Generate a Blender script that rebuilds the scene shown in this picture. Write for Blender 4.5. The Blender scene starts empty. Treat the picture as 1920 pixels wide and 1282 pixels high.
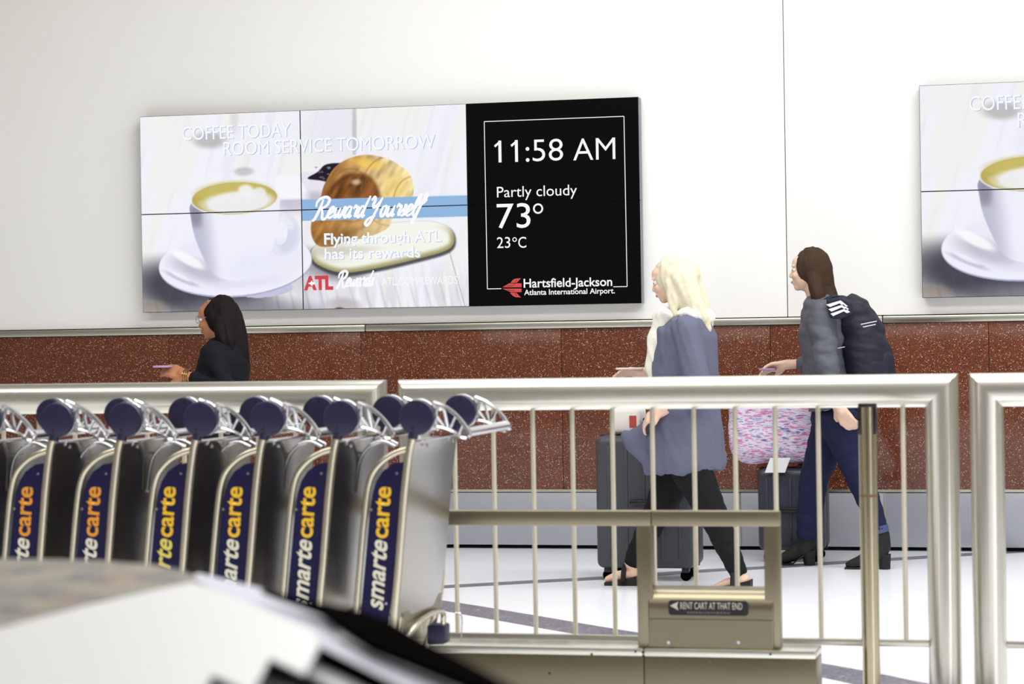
import bpy, bmesh, math, random
import numpy as np
from mathutils import Vector, Matrix, noise
random.seed(7)
SC = bpy.context.scene
COL = SC.collection

# ------------------------------------------------------------------ camera
YAW, PIT, ROL = .2467, .0050, .0163
CAM = Vector((5.600, -13.315, 1.240))
R0 = Vector((math.cos(YAW), math.sin(YAW), 0)); F0 = Vector((-math.sin(YAW), math.cos(YAW), 0)); Z0 = Vector((0, 0, 1))
FW = F0*math.cos(PIT) - Z0*math.sin(PIT)
UP0 = Z0*math.cos(PIT) + F0*math.sin(PIT)
RT = R0*math.cos(ROL) - UP0*math.sin(ROL)
UP = R0*math.sin(ROL) + UP0*math.cos(ROL)
cd = bpy.data.cameras.new('camera'); cam = bpy.data.objects.new('camera', cd); COL.objects.link(cam)
M = Matrix((RT, UP, -FW)).transposed().to_4x4(); M.translation = CAM
cam.matrix_world = M
cd.sensor_width = 36; cd.lens = 85; cd.clip_end = 200; cd.clip_start = .05
cd.dof.use_dof = True; cd.dof.focus_distance = 13.1; cd.dof.aperture_fstop = 4.6
SC.camera = cam
FPX = 85/36*1920

def ray(px, py):
    return (FW + RT*((px-960)/FPX) - UP*((py-641)/FPX))
def onY(px, py, Y):
    d = ray(px, py); return CAM + d*((Y-CAM.y)/d.y)
def onZ(px, py, Z):
    d = ray(px, py); return CAM + d*((Z-CAM.z)/d.z)
def depthY(px, dep):                       # world Y of the point at camera depth dep on the horizon at px
    return (CAM + ray(px, 618)*dep).y

# ------------------------------------------------------------------ light and exposure
SC.view_settings.view_transform = 'Standard'; SC.view_settings.look = 'None'
SC.view_settings.gamma = 1; SC.view_settings.use_curve_mapping = False
SC.view_settings.exposure = 0.0
wd = bpy.data.worlds.new('hall_light'); SC.world = wd; wd.use_nodes = True
wd.node_tree.nodes['Background'].inputs[0].default_value = (.39, .365, .31, 1)
wd.node_tree.nodes['Background'].inputs[1].default_value = .62
def area(name, loc, rot, sx, sy, power, col):
    l = bpy.data.lights.new(name, 'AREA'); l.shape = 'RECTANGLE'; l.size = sx; l.size_y = sy
    l.energy = power; l.color = col
    o = bpy.data.objects.new(name, l); COL.objects.link(o); o.location = loc; o.rotation_euler = rot
    return o
area('ceiling_light_over_walkway', (6.4, -3.0, 5.2), (math.radians(-12), 0, 0), 9, 1.6, 470, (.97, .985, 1))
area('ceiling_light_over_carts', (4.0, -7.0, 5.2), (math.radians(6), 0, 0), 12, 1.5, 460, (1, .985, .94))
area('ceiling_light_over_carousel', (4.5, -11.0, 5.0), (0, 0, 0), 9, 1.6, 90, (1, .97, .92))
de = area('tube_highlight_fill', (15, -18, 2.3), (0, 0, 0), 2.6, 2.6, 150, (.96, .98, 1))  # added fill lamp behind the camera, puts highlights on the round steel tubes
de.rotation_euler = (Vector((4, -6, 1))-Vector((15, -18, 2.3))).to_track_quat('-Z', 'Y').to_euler()

# ------------------------------------------------------------------ materials
def lin(c):
    return tuple(((v/255)/12.92 if v/255 <= .04045 else ((v/255+.055)/1.055)**2.4) for v in c)
def mat(name, rgb, rough=.5, metal=0, spec=.5, nscale=0, namp=0, bump=0, bscale=None, coat=0, sheen=0):
    m = bpy.data.materials.new(name); m.use_nodes = True
    nt = m.node_tree; b = nt.nodes['Principled BSDF']
    c = (*lin(rgb), 1)
    b.inputs['Base Color'].default_value = c; b.inputs['Roughness'].default_value = rough
    b.inputs['Metallic'].default_value = metal; b.inputs['Specular IOR Level'].default_value = spec
    b.inputs['Coat Weight'].default_value = coat
    if sheen: b.inputs['Sheen Weight'].default_value = sheen
    tc = nt.nodes.new('ShaderNodeTexCoord')
    if nscale:
        n = nt.nodes.new('ShaderNodeTexNoise'); n.inputs['Scale'].default_value = nscale; n.inputs['Detail'].default_value = 4
        nt.links.new(tc.outputs['Object'], n.inputs['Vector'])
        mx = nt.nodes.new('ShaderNodeMix'); mx.data_type = 'RGBA'
        mx.inputs['A'].default_value = (*[v*(1-namp) for v in c[:3]], 1); mx.inputs['B'].default_value = (*[min(1, v*(1+namp)) for v in c[:3]], 1)
        nt.links.new(n.outputs['Fac'], mx.inputs['Factor']); nt.links.new(mx.outputs['Result'], b.inputs['Base Color'])
    if bump:
        n2 = nt.nodes.new('ShaderNodeTexNoise'); n2.inputs['Scale'].default_value = bscale or nscale or 50; n2.inputs['Detail'].default_value = 3
        nt.links.new(tc.outputs['Object'], n2.inputs['Vector'])
        bp = nt.nodes.new('ShaderNodeBump'); bp.inputs['Strength'].default_value = bump; bp.inputs['Distance'].default_value = .004
        nt.links.new(n2.outputs['Fac'], bp.inputs['Height']); nt.links.new(bp.outputs['Normal'], b.inputs['Normal'])
    return m
def brushed(name, rgb, rough, stretch, amp=.12):
    m = mat(name, rgb, rough, 1)
    nt = m.node_tree; b = nt.nodes['Principled BSDF']
    tc = nt.nodes.new('ShaderNodeTexCoord'); mp = nt.nodes.new('ShaderNodeMapping'); mp.inputs['Scale'].default_value = stretch
    n = nt.nodes.new('ShaderNodeTexNoise'); n.inputs['Scale'].default_value = 1; n.inputs['Detail'].default_value = 5
    mr = nt.nodes.new('ShaderNodeMapRange'); mr.inputs['To Min'].default_value = rough-amp/2; mr.inputs['To Max'].default_value = rough+amp/2
    nt.links.new(tc.outputs['Object'], mp.inputs['Vector']); nt.links.new(mp.outputs['Vector'], n.inputs['Vector'])
    nt.links.new(n.outputs['Fac'], mr.inputs['Value']); nt.links.new(mr.outputs['Result'], b.inputs['Roughness'])
    return m
def granite(name, c1, c2, c3, c4, scale, rough=.12):
    m = mat(name, c1, rough, 0, .5)
    nt = m.node_tree; b = nt.nodes['Principled BSDF']
    tc = nt.nodes.new('ShaderNodeTexCoord')
    v = nt.nodes.new('ShaderNodeTexVoronoi'); v.inputs['Scale'].default_value = scale
    nt.links.new(tc.outputs['Object'], v.inputs['Vector'])
    sp = nt.nodes.new('ShaderNodeSeparateColor'); nt.links.new(v.outputs['Color'], sp.inputs['Color'])
    cr = nt.nodes.new('ShaderNodeValToRGB'); cr.color_ramp.interpolation = 'CONSTANT'
    e = cr.color_ramp.elements; e[0].position = 0; e[0].color = (*lin(c1), 1); e[1].position = .42; e[1].color = (*lin(c2), 1)
    a = e.new(.78); a.color = (*lin(c3), 1); a = e.new(.962); a.color = (*lin(c4), 1)
    nt.links.new(sp.outputs['Red'], cr.inputs['Fac'])
    n = nt.nodes.new('ShaderNodeTexNoise'); n.inputs['Scale'].default_value = 2.5
    nt.links.new(tc.outputs['Object'], n.inputs['Vector'])
    hs = nt.nodes.new('ShaderNodeHueSaturation'); mr = nt.nodes.new('ShaderNodeMapRange')
    mr.inputs['To Min'].default_value = .85; mr.inputs['To Max'].default_value = 1.15
    nt.links.new(n.outputs['Fac'], mr.inputs['Value']); nt.links.new(mr.outputs['Result'], hs.inputs['Value'])
    nt.links.new(cr.outputs['Color'], hs.inputs['Color']); nt.links.new(hs.outputs['Color'], b.inputs['Base Color'])
    return m
def emit(name, rgb, s=1):
    m = bpy.data.materials.new(name); m.use_nodes = True; nt = m.node_tree; nt.nodes.clear()
    o = nt.nodes.new('ShaderNodeOutputMaterial'); e = nt.nodes.new('ShaderNodeEmission')
    e.inputs['Color'].default_value = (*lin(rgb), 1); e.inputs['Strength'].default_value = s
    nt.links.new(e.outputs[0], o.inputs[0]); return m

WALLM = mat('painted_wall_panel', (243, 242, 239), .55, 0, .3, 1.5, .015)
GRAN = granite('red_granite', (94, 48, 31), (118, 64, 41), (54, 37, 30), (190, 168, 152), 290)
TANG = granite('tan_granite', (128, 120, 102), (108, 104, 96), (84, 80, 78), (136, 96, 80), 22, .5)
FLOORM = mat('white_terrazzo', (238, 240, 246), .22, 0, .4, 160, .03)
STRIPE = granite('grey_terrazzo_stripe', (112, 110, 122), (126, 124, 136), (96, 94, 106), (168, 168, 178), 110, .3)
BASEM = mat('base_panel_laminate', (162, 164, 172), .38, .25, .5, 90, .02)
TRIMM = brushed('trim_steel', (206, 204, 192), .3, (2, 60, 200))
STEEL = brushed('satin_stainless', (222, 220, 210), .32, (9, 500, 500), .05)
STEELF = brushed('brushed_flat_stainless', (143, 135, 114), .36, (9, 500, 500), .06)
SHEET = brushed('cart_sheet_metal', (172, 170, 164), .22, (500, 500, 20), .04)
TUBE = brushed('cart_tube_metal', (206, 198, 178), .24, (500, 500, 20), .04)
CHROME = mat('chrome', (198, 198, 202), .14, 1)
NAVY = mat('navy_plastic', (30, 26, 62), .38, 0, .5, 40, .04)
SIGNB = mat('navy_sign_print', (21, 15, 62), .5, 0, .25)
YEL = mat('yellow_print', (236, 186, 30), .5)
ORG = mat('orange_print', (226, 150, 40), .5)
CRM = mat('cream_print', (222, 218, 200), .5)
PYEL = mat('pale_yellow_print', (222, 206, 96), .5)
BLACK = mat('black_plastic', (16, 15, 16), .35)
RUBBER = mat('black_rubber', (12, 11, 11), .7, 0, 0, 8, .2)
WHITEM = mat('white_coated_steel', (226, 227, 233), .3, .0, .5)
LAV = mat('pale_edge_coating', (205, 206, 226), .35, 0, .5)
DARK = mat('shadow_gap_black', (14, 13, 14), .7)

# ------------------------------------------------------------------ mesh helpers
def link(name, me, m=None, parent=None, mats=None):
    o = bpy.data.objects.new(name, me); COL.objects.link(o)
    for k in (mats or ([m] if m else [])): me.materials.append(k)
    if parent is not None:
        o.parent = parent
        o.matrix_parent_inverse = Matrix()
        if not parent.get('_local'):
            # children are authored in world coordinates
            o.matrix_parent_inverse = pw(parent).inverted()
    return o
def pw(o):
    mw = Matrix.LocRotScale(o.location, o.rotation_euler, o.scale)
    return (pw(o.parent) @ o.matrix_parent_inverse @ mw) if o.parent else mw
def tag(o, label=None, cat=None, group=None, kind=None):
    if label: o['label'] = label
    if cat: o['category'] = cat
    if group: o['group'] = group
    if kind: o['kind'] = kind
    return o
def thing(name, loc, label, cat, group=None, local=False):
    o = bpy.data.objects.new(name, None); COL.objects.link(o); o.location = loc; o.empty_display_size = .1
    if local: o['_local'] = 1
    return tag(o, label, cat, group)
def smooth(me, ang=35):
    for p in me.polygons: p.use_smooth = True
    bm = bmesh.new(); bm.from_mesh(me)
    for e in bm.edges:
        if len(e.link_faces) == 2 and e.calc_face_angle(0) > math.radians(ang): e.smooth = False
    bm.to_mesh(me); bm.free()
def frombm(name, bm, m, parent=None, sm=True, mats=None):
    me = bpy.data.meshes.new(name); bmesh.ops.recalc_face_normals(bm, faces=bm.faces); bm.to_mesh(me); bm.free()
    if sm: smooth(me)
    return link(name, me, m, parent, mats)
def box(bm, x0, x1, y0, y1, z0, z1, bev=0, seg=2):
    r = bmesh.ops.create_cube(bm, size=1)
    vs = r['verts']
    for v in vs:
        v.co = Vector(((x0+x1)/2 + v.co.x*(x1-x0), (y0+y1)/2 + v.co.y*(y1-y0), (z0+z1)/2 + v.co.z*(z1-z0)))
    if bev:
        es = list({e for v in vs for e in v.link_edges})
        bmesh.ops.bevel(bm, geom=es, offset=bev, segments=seg, profile=.5, affect='EDGES')
def boxo(name, x0, x1, y0, y1, z0, z1, m, parent=None, bev=0):
    bm = bmesh.new(); box(bm, x0, x1, y0, y1, z0, z1, bev); return frombm(name, bm, m, parent)
def frames(pts, closed=False):
    n = len(pts); T = []
    for i in range(n):
        a = pts[(i-1) % n] if (i > 0 or closed) else pts[i]; b = pts[(i+1) % n] if (i < n-1 or closed) else pts[i]
        T.append((b-a).normalized())
    up = Vector((0, 0, 1)) if abs(T[0].z) < .9 else Vector((1, 0, 0))
    nrm = (up - T[0]*up.dot(T[0])).normalized(); out = []
    for i in range(n):
        nrm = (nrm - T[i]*nrm.dot(T[i])).normalized(); out.append((T[i], nrm, T[i].cross(nrm)))
    return out
def tube(bm, pts, r, seg=16, caps=True, r2=None):
    """round tube along pts; r a number or a list; r2 second half-axis factor"""
    pts = [Vector(p) for p in pts]; fr = frames(pts); rings = []
    for i, p in enumerate(pts):
        ri = r[i] if isinstance(r, (list, tuple)) else r
        k = (r2[i] if isinstance(r2, (list, tuple)) else r2) or 1
        t, a, b = fr[i]
        rings.append([bm.verts.new(p + a*ri*math.cos(2*math.pi*j/seg) + b*ri*k*math.sin(2*math.pi*j/seg)) for j in range(seg)])
    for i in range(len(rings)-1):
        for j in range(seg):
            bm.faces.new((rings[i][j], rings[i][(j+1) % seg], rings[i+1][(j+1) % seg], rings[i+1][j]))
    if caps:
        bm.faces.new(rings[0][::-1]); bm.faces.new(rings[-1])
def tubeo(name, pts, r, m, parent=None, seg=16):
    bm = bmesh.new(); tube(bm, pts, r, seg); return frombm(name, bm, m, parent)
def cr(pts, n=8):
    """Catmull-Rom through pts"""
    P = [Vector(p) for p in pts]; P = [P[0]*2-P[1]] + P + [P[-1]*2-P[-2]]; out = []
    for i in range(1, len(P)-2):
        for k in range(n):
            t = k/n
            out.append(.5*((2*P[i]) + (P[i+1]-P[i-1])*t + (2*P[i-1]-5*P[i]+4*P[i+1]-P[i+2])*t*t + (3*P[i]-P[i-1]-3*P[i+1]+P[i+2])*t**3))
    out.append(P[-2]); return out
def prism(bm, outline, ext):
    """solid from a planar outline moved by vector ext"""
    ext = Vector(ext); a = [bm.verts.new(Vector(p)) for p in outline]; b = [bm.verts.new(Vector(p)+ext) for p in outline]
    f1 = bm.faces.new(a); f2 = bm.faces.new(b[::-1]); n = len(a)
    for i in range(n): bm.faces.new((a[i], a[(i+1) % n], b[(i+1) % n], b[i]))
    return f1, f2
def prismo(name, outline, ext, m, parent=None, sm=False):
    bm = bmesh.new(); prism(bm, outline, ext); return frombm(name, bm, m, parent, sm)
def disc(bm, c, ax, r, h, seg=32, bev=0):
    """cylinder centred at c along ax"""
    ax = Vector(ax).normalized(); c = Vector(c)
    if bev:
        pts = [c-ax*h/2, c-ax*(h/2-bev*.3), c-ax*(h/2-bev), c+ax*(h/2-bev), c+ax*(h/2-bev*.3), c+ax*h/2]
        tube(bm, pts, [r-bev, r-bev*.3, r, r, r-bev*.3, r-bev], seg)
    else: tube(bm, [c-ax*h/2, c+ax*h/2], r, seg)
def textmesh(s, size, shear=0, off=0, align='LEFT', spacing=1, extrude=0):
    k = bpy.data.curves.new('lettering', 'FONT'); k.body = s; k.size = size; k.shear = shear; k.offset = off*size
    k.align_x = align; k.space_character = spacing; k.extrude = extrude; k.resolution_u = 4
    o = bpy.data.objects.new('tmp', k); COL.objects.link(o)
    bpy.context.view_layer.update()
    dg = bpy.context.evaluated_depsgraph_get()
    me = bpy.data.meshes.new_from_object(o.evaluated_get(dg)); me.materials.clear()
    bpy.data.objects.remove(o); bpy.data.curves.remove(k)
    return me
def texto(name, s, size, origin, ux, uy, m, parent, width=None, **kw):
    """flat lettering: baseline origin, text x along ux, up along uy; width rescales to a wanted length"""
    me = textmesh(s, size, **kw)
    ux = Vector(ux).normalized(); uy = Vector(uy).normalized()
    xs = [v.co.x for v in me.vertices]; x0, x1 = min(xs), max(xs); k = width/(x1-x0) if width else 1
    origin = Vector(origin)
    for v in me.vertices: v.co = origin + ux*((v.co.x-x0)*k) + uy*v.co.y
    return link(name, me, m, parent)
X, Y, Z = Vector((1, 0, 0)), Vector((0, 1, 0)), Vector((0, 0, 1))
SB = CAM.z + .1402          # bottom of the video walls
GT = SB - .1375             # top of the granite
PH = .577

# ------------------------------------------------------------------ setting
def struct(o): o['kind'] = 'structure'; return o
fl = struct(boxo('floor', -9, 14, -17, .4, -.1, 0, FLOORM))
wall = bpy.data.objects.new('wall_back', None); COL.objects.link(wall); struct(wall)
boxo('core', -9, 14, .05, .3, 0, 5.2, DARK, wall)
SEAM = 3.818
for a, b in ((-8, SEAM), (SEAM, SEAM+4.2), (SEAM+4.2, 13)):
    boxo('wall_panel', a+.0025, b-.0025, 0, .05, GT+.045, 5.2, WALLM, wall, .002)
seams = [onY(p, 660, -.02).x for p in (316, 677, 1050, 1445, 1854)]
step = (seams[-1]-seams[0])/4
gx = [seams[0]+step*i for i in range(-7, 12)]
BT = onY(1200, 922, -.03).z
for a, b in zip(gx[:-1], gx[1:]):
    boxo('granite_panel', a+.0012, b-.0012, -.02, .05, BT+.012, GT, GRAN, wall, .001)
tr = bpy.data.objects.new('trim_1', None); COL.objects.link(tr); struct(tr)
tx = [onY(p, 620, -.03).x for p in (685, 1655)]
for a, b in ((-8, tx[0]-3.1), (tx[0]-3.1, tx[0]), (tx[0], tx[1]), (tx[1], tx[1]+3.1), (tx[1]+3.1, 13)):
    boxo('rail_length', a+.002, b-.002, -.035, .0, GT+.002, GT+.040, TRIMM, tr, .004)
t2 = struct(boxo('trim_2', -8, 13, -.034, .05, BT, BT+.014, TRIMM))
bb = bpy.data.objects.new('baseboard_back', None); COL.objects.link(bb); struct(bb)
bxs = [onY(p, 970, -.03).x for p in (1388, 1660)]; bw = (bxs[1]-bxs[0])
bx = [bxs[0]+bw*i*1.0 for i in (-9, -6, -3, 0, 1, 3, 6)]
for a, b in zip(bx[:-1], bx[1:]):
    boxo('base_panel', a+.003, b-.003, -.03, .05, .022, BT-.004, BASEM, bb, .003)
for b in bx: boxo('joint_strip', b-.004, b+.004, -.034, -.03, .022, BT-.004, TRIMM, bb)
def strip(name, pix, w):
    c = [onZ(x, y, 0) for x, y in pix]; c = cr(c, 5); bm = bmesh.new(); A = []; Bv = []
    for i, p in enumerate(c):
        d = (c[min(i+1, len(c)-1)]-c[max(i-1, 0)]).normalized(); n = Vector((-d.y, d.x, 0))
        A.append(p+n*w/2+Z*.0008); Bv.append(p-n*w/2+Z*.0008)
    va = [bm.verts.new(p) for p in A]; vb = [bm.verts.new(p) for p in Bv]
    for i in range(len(va)-1): bm.faces.new((va[i], va[i+1], vb[i+1], vb[i]))
    return struct(frombm(name, bm, STRIPE, None, False))
strip('trim_3', [(640, 1112), (831, 1100), (1005, 1090), (1136, 1083), (1321, 1070), (1433, 1064), (1552, 1056), (1740, 1044), (1920, 1033), (2080, 1024)], .13)
strip('trim_4', [(600, 1100), (831, 1135), (932, 1152), (1005, 1164.5), (1082, 1178), (1198, 1197), (1330, 1219), (1540, 1256), (1613, 1270), (1681, 1284), (1900, 1325)], .22)

BALM = mat('baluster_metal', (214, 208, 190), .4, .45)
POSTM = brushed('brushed_post_metal', (186, 176, 150), .2, (9, 500, 30), .05)  # even warm grey brushed metal, roughness varies slightly

# ------------------------------------------------------------------ video walls
YS = -.09
sx0 = onY(264.5, 402, YS).x; sx1 = onY(1200, 376, YS).x; PW = (sx1-sx0)/3
sz0 = (onY(267, 586, YS).z + onY(1204, 568.5, YS).z)/2; sz1 = (onY(262, 218, YS).z + onY(1196, 182, YS).z)/2; PHH = (sz1-sz0)/2
K = .9925
def sst(a, b, x): t = np.clip((x-a)/(b-a), 0, 1); return t*t*(3-2*t)
_rng = np.random.RandomState(3)
def nz(x, y, s, seed=0):
    r = np.random.RandomState(seed).rand(64, 64); x = x/s; y = y/s
    xi = np.floor(x).astype(int); yi = np.floor(y).astype(int); fx = x-xi; fy = y-yi; fx = fx*fx*(3-2*fx); fy = fy*fy*(3-2*fy)
    g = lambda a, b: r[a % 64, b % 64]
    return (g(xi, yi)*(1-fx)+g(xi+1, yi)*fx)*(1-fy)+(g(xi, yi+1)*(1-fx)+g(xi+1, yi+1)*fx)*fy
def pdist(x, y, poly):
    """signed distance to a polygon, negative inside"""
    P = np.array(poly, float); d = np.full(x.shape, 1e9); ins = np.zeros(x.shape, bool); n = len(P)
    for i in range(n):
        a = P[i]; b = P[(i+1) % n]; ab = b-a; t = np.clip(((x-a[0])*ab[0]+(y-a[1])*ab[1])/(ab@ab+1e-9), 0, 1)
        d = np.minimum(d, np.hypot(x-a[0]-t*ab[0], y-a[1]-t*ab[1]))
        c = ((a[1] > y) != (b[1] > y)) & (x < (b[0]-a[0])*(y-a[1])/(b[1]-a[1]+1e-12)+a[0]); ins ^= c
    return np.where(ins, -d, d)
def crv(pts, n=6):
    P = [Vector((p[0], p[1], 0)) for p in pts]; out = []; m = len(P)
    for i in range(m):
        p0, p1, p2, p3 = P[i-1], P[i], P[(i+1) % m], P[(i+2) % m]
        for k in range(n):
            t = k/n; q = .5*((2*p1)+(p2-p0)*t+(2*p0-5*p1+4*p2-p3)*t*t+(3*p1-p0-3*p2+p3)*t**3); out.append((q.x, q.y))
    return out
def picture(x, y):
    """the coffee advertisement; x, y run in picture units (0..615, 0..372 from its top left corner, offset 262, 210)"""
    img = np.zeros(x.shape+(3,)) + np.array([242, 242, 250.])
    def put(mask, col):
        nonlocal img
        col = np.array(col, float) if not isinstance(col, np.ndarray) else col
        img = img*(1-mask[..., None]) + col*mask[..., None]
    def ell(cx, cy, rx, ry, rot=0, soft=.02):
        c, s = math.cos(rot), math.sin(rot); u = (x-cx)*c+(y-cy)*s; v = -(x-cx)*s+(y-cy)*c
        return 1-sst(1-soft, 1+soft, np.sqrt((u/rx)**2+(v/ry)**2))
    def pol(p, soft=1.2, smoothp=True): return 1-sst(-soft, soft, pdist(x, y, crv(p) if smoothp else p))
    # pale table boards
    n1 = nz(x*1.0+y*.3, y*.25, 26, 1); n2 = nz(x+y*.25, y*.12, 9, 2)
    put(.5*sst(.45, .8, n1), [243, 241, 230]); put(.35*sst(.5, .9, n2), [226, 226, 240])
    put(.55*sst(470, 590, y)*sst(.35, .75, nz(x*1.2-y*.15, y*.08, 7, 4)), [206, 203, 206])
    put(.8*ell(665, 245, 4, 60, 0, .6)*(y < 290), [160, 165, 160]); put(.5*ell(628, 240, 60, 70, 0, .7)*(x < 668), [226, 225, 236])
    put(.75*ell(394, 262, 30, 15, 0, .45), [176, 174, 172]); put(.6*ell(440, 225, 8, 26, 0, .6), [212, 212, 216])
    put(.7*ell(458, 321, 18, 8, -.05, .4), [186, 184, 186])
    put(.8*ell(592, 570, 70, 22, 0, .6)*.5, [216, 214, 222])
    # shadow on the table round the saucer
    put(.97*ell(372, 545, 128, 52, .16, .42), [72, 70, 80]); put(.85*ell(470, 588, 130, 26, 0, .6), [140, 138, 146])
    put(.8*ell(610, 497, 70, 24, .25, .5), [118, 116, 120]); put(.5*ell(570, 520, 40, 34, 0, .6), [190, 186, 196])
    put(.7*ell(284, 577, 26, 14, 0, .4), [150, 138, 128])
    lines = (np.sin((x-y*.25)*.22)*.5+.5)**14; put(.16*lines*sst(505, 560, y), [96, 94, 98])
    put(.8*ell(646, 571, 30, 12, .1, .5), [190, 182, 184]); put(.9*ell(636, 579, 8, 3, 0, .5), [90, 84, 84])
    put(.6*(1-sst(.4, 1.6, np.abs(x-(845+(y-480)*.28))))*(y > 470), [150, 148, 158])
    # napkin, bowl of jam
    put(.8*ell(548, 376, 34, 22, 0, .6), [196, 190, 208])
    put(pol([(518, 330), (575, 328), (600, 372), (512, 374)], 3, False), [247, 246, 252])
    put(pol([(562, 326), (600, 320), (640, 310), (690, 306), (660, 372), (600, 382), (580, 362)]), [232, 229, 240])
    put(.8*ell(597, 372, 22, 12, .3, .6), [190, 182, 200])
    put(pol([(577, 334), (596, 322), (612, 308), (644, 306), (668, 316), (636, 342), (600, 338)]), [38, 32, 44])
    for i in range(26):
        put(.55*ell(590+_rng.rand()*52, 312+_rng.rand()*24, 2.4, 1.6, 0, .5), [150, 146, 170])
    # board under the croissant
    bd = [(584, 478), (596, 496), (640, 511), (700, 504), (780, 486), (840, 468), (852, 446), (838, 424), (790, 414), (700, 424), (620, 448), (590, 462)]
    put(.9*(1-sst(0, 6, pdist(x, y-4, crv(bd)))), [70, 70, 74])
    g = sst(-14, -1, pdist(x, y, crv(bd)))*sst(455, 490, y+(x-584)*.16)
    colb = np.array([246, 245, 236.])*(1-g[..., None]) + np.array([164, 158, 108.])*g[..., None]
    put(pol(bd), colb); put(.5*ell(610, 470, 40, 22, .2, .6)*pol(bd), [214, 212, 190])
    put(.9*ell(703.5, 507, 3, 1.6), [60, 56, 56])
    # croissant
    body = [(600, 384), (606, 352), (626, 316), (652, 298), (684, 290), (716, 294), (744, 306), (768, 326), (776, 352), (770, 378), (740, 404), (726, 428), (690, 444), (650, 452), (622, 462), (596, 460), (584, 440), (585, 412)]
    t1 = sst(600, 780, x)[..., None]; cb = np.array([176, 124, 66.])*(1-t1)+np.array([246, 226, 172.])*t1
    st = nz(x*.9+y*.55, y*.35-x*.25, 7, 9)[..., None]; cb = cb*(.80+.34*st)
    put(pol(body), np.clip(cb, 0, 250)); dk = pol([(604, 378), (622, 346), (648, 328), (676, 324), (700, 336), (712, 360), (712, 382), (660, 392)], 5)
    put(dk*.9, np.clip(np.array([120, 72, 36.])*(.55+.9*nz(x+y*.5, y*.4, 8, 12)[..., None]), 0, 230))
    put(.8*ell(690, 306, 30, 9, .2, .7), [246, 206, 96]); put(.6*ell(742, 360, 22, 34, 0, .8), [250, 222, 120]); put(.7*ell(668, 341, 9, 5, 0, .7), [236, 214, 190])
    for c in ((628, 326, 40), (700, 318, 52), (748, 340, 40)):
        r = np.hypot(x-c[0]-30, (y-c[1]-40)*.8); put(.35*(1-sst(.5, 2.5, np.abs(r-c[2])))*pol(body), [150, 100, 50])
    put(.5*ell(640, 446, 44, 14, -.2, .6)*pol(body), [120, 80, 40]); put(.5*ell(700, 432, 40, 12, -.4, .6)*pol(body), [236, 212, 160])
    put(.55*ell(640, 470, 60, 8, -.05, .6), [196, 190, 176])
    # saucer
    put(ell(500, 544, 50, 13, -.12), [196, 196, 222]); sc = ell(441, 493, 143.5, 61, -.07, .012)
    put(1.*ell(441.5, 496, 143.5, 61, -.07, .012), [176, 178, 204]); put(sc, [240, 240, 252])
    put(.55*ell(441, 489, 132, 51, -.07, .03)*sc, [232, 232, 246]); put(.7*ell(372, 506, 48, 17, .35, .6)*sc, [178, 178, 192])
    put(.9*ell(352, 486, 34, 9, .5, .35)*sc, [252, 252, 255]); put(.6*ell(340, 523, 34, 5, .42, .4)*sc, [176, 178, 196])
    put(.7*ell(338, 518, 22, 3.4, .45, .4)*sc, [252, 252, 255]); put(.5*ell(470, 530, 70, 9, -.1, .6)*sc, [222, 222, 238])
    # cup
    hd = ell(530, 440, 34, 40, .1)*(1-ell(527, 437, 12, 22, .1)); put(hd, [228, 229, 244]); put(.7*(ell(538, 440, 20, 33, .1, .2)*hd), [208, 212, 230]); put(.5*ell(538, 418, 16, 10, .6, .4)*hd, [250, 250, 255])
    cup = [(357, 384), (358, 408), (364, 440), (376, 472), (392, 504), (410, 520), (440, 526), (470, 520), (492, 500), (510, 466), (520, 430), (524, 392), (523, 366), (500, 352), (440, 348), (380, 356)]
    sh = sst(357, 408, x-(y-400)*.12)[..., None]; cc = np.array([166, 166, 182.])*(1-sh)+np.array([240, 240, 252.])*sh
    sh2 = sst(420, 436, y)[..., None]*.55; cc = cc*(1-sh2*(1-sh))+np.array([212, 214, 236.])*sh2*(1-sh)
    put(pol(cup), cc); put(.5*ell(470, 500, 40, 22, -.3, .8)*pol(cup), [226, 228, 246]); put(.6*ell(368, 402, 10, 20, -.1, .6)*pol(cup), [128, 128, 144])
    put(ell(440, 371, 83, 32.5, -.05), [236, 236, 246]); put(ell(440, 371.5, 80, 30, -.05), [188, 172, 92])
    put(.8*ell(436, 360, 66, 20, -.05, .3), [204, 190, 108]); put(.97*ell(446, 379, 66, 20.5, -.08, .22), [240, 240, 243])
    put(.9*ell(462, 358, 15, 12, .2, .3), [242, 242, 244]); put(.9*ell(486, 362, 13, 11, -.2, .3), [238, 238, 240]); put(.5*ell(380, 382, 10, 5, .5, .4), [216, 206, 150])
    # blue ribbon
    yy = y-(418-(x-565)*.0257); put((1-sst(-.8, .8, np.abs(yy+24)-20))*sst(564.5, 566, x), [146, 183, 224])
    return img
def rectify(wx, wz):
    """picture units from a position on the video wall (metres right of its left edge, metres up from its bottom)"""
    u = wx/PW; v = wz/PHH
    # homography of the picture as it was drawn
    a = [262, 218]; b = [875, 194]; c = [880, 575]; d = [267, 586]
    src = [(0, 2), (2, 2), (2, 0), (0, 0)]; dst = [a, b, c, d]; A = []; B = []
    for (p, q), (r, s) in zip(src, dst):
        A.append([p, q, 1, 0, 0, 0, -r*p, -r*q]); B.append(r); A.append([0, 0, 0, p, q, 1, -s*p, -s*q]); B.append(s)
    h = np.linalg.solve(np.array(A, float), np.array(B, float)); w = h[6]*u+h[7]*v+1
    return (h[0]*u+h[1]*v+h[2])/w, (h[3]*u+h[4]*v+h[5])/w
PICM = bpy.data.materials.new('screen_picture'); PICM.use_nodes = True
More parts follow.
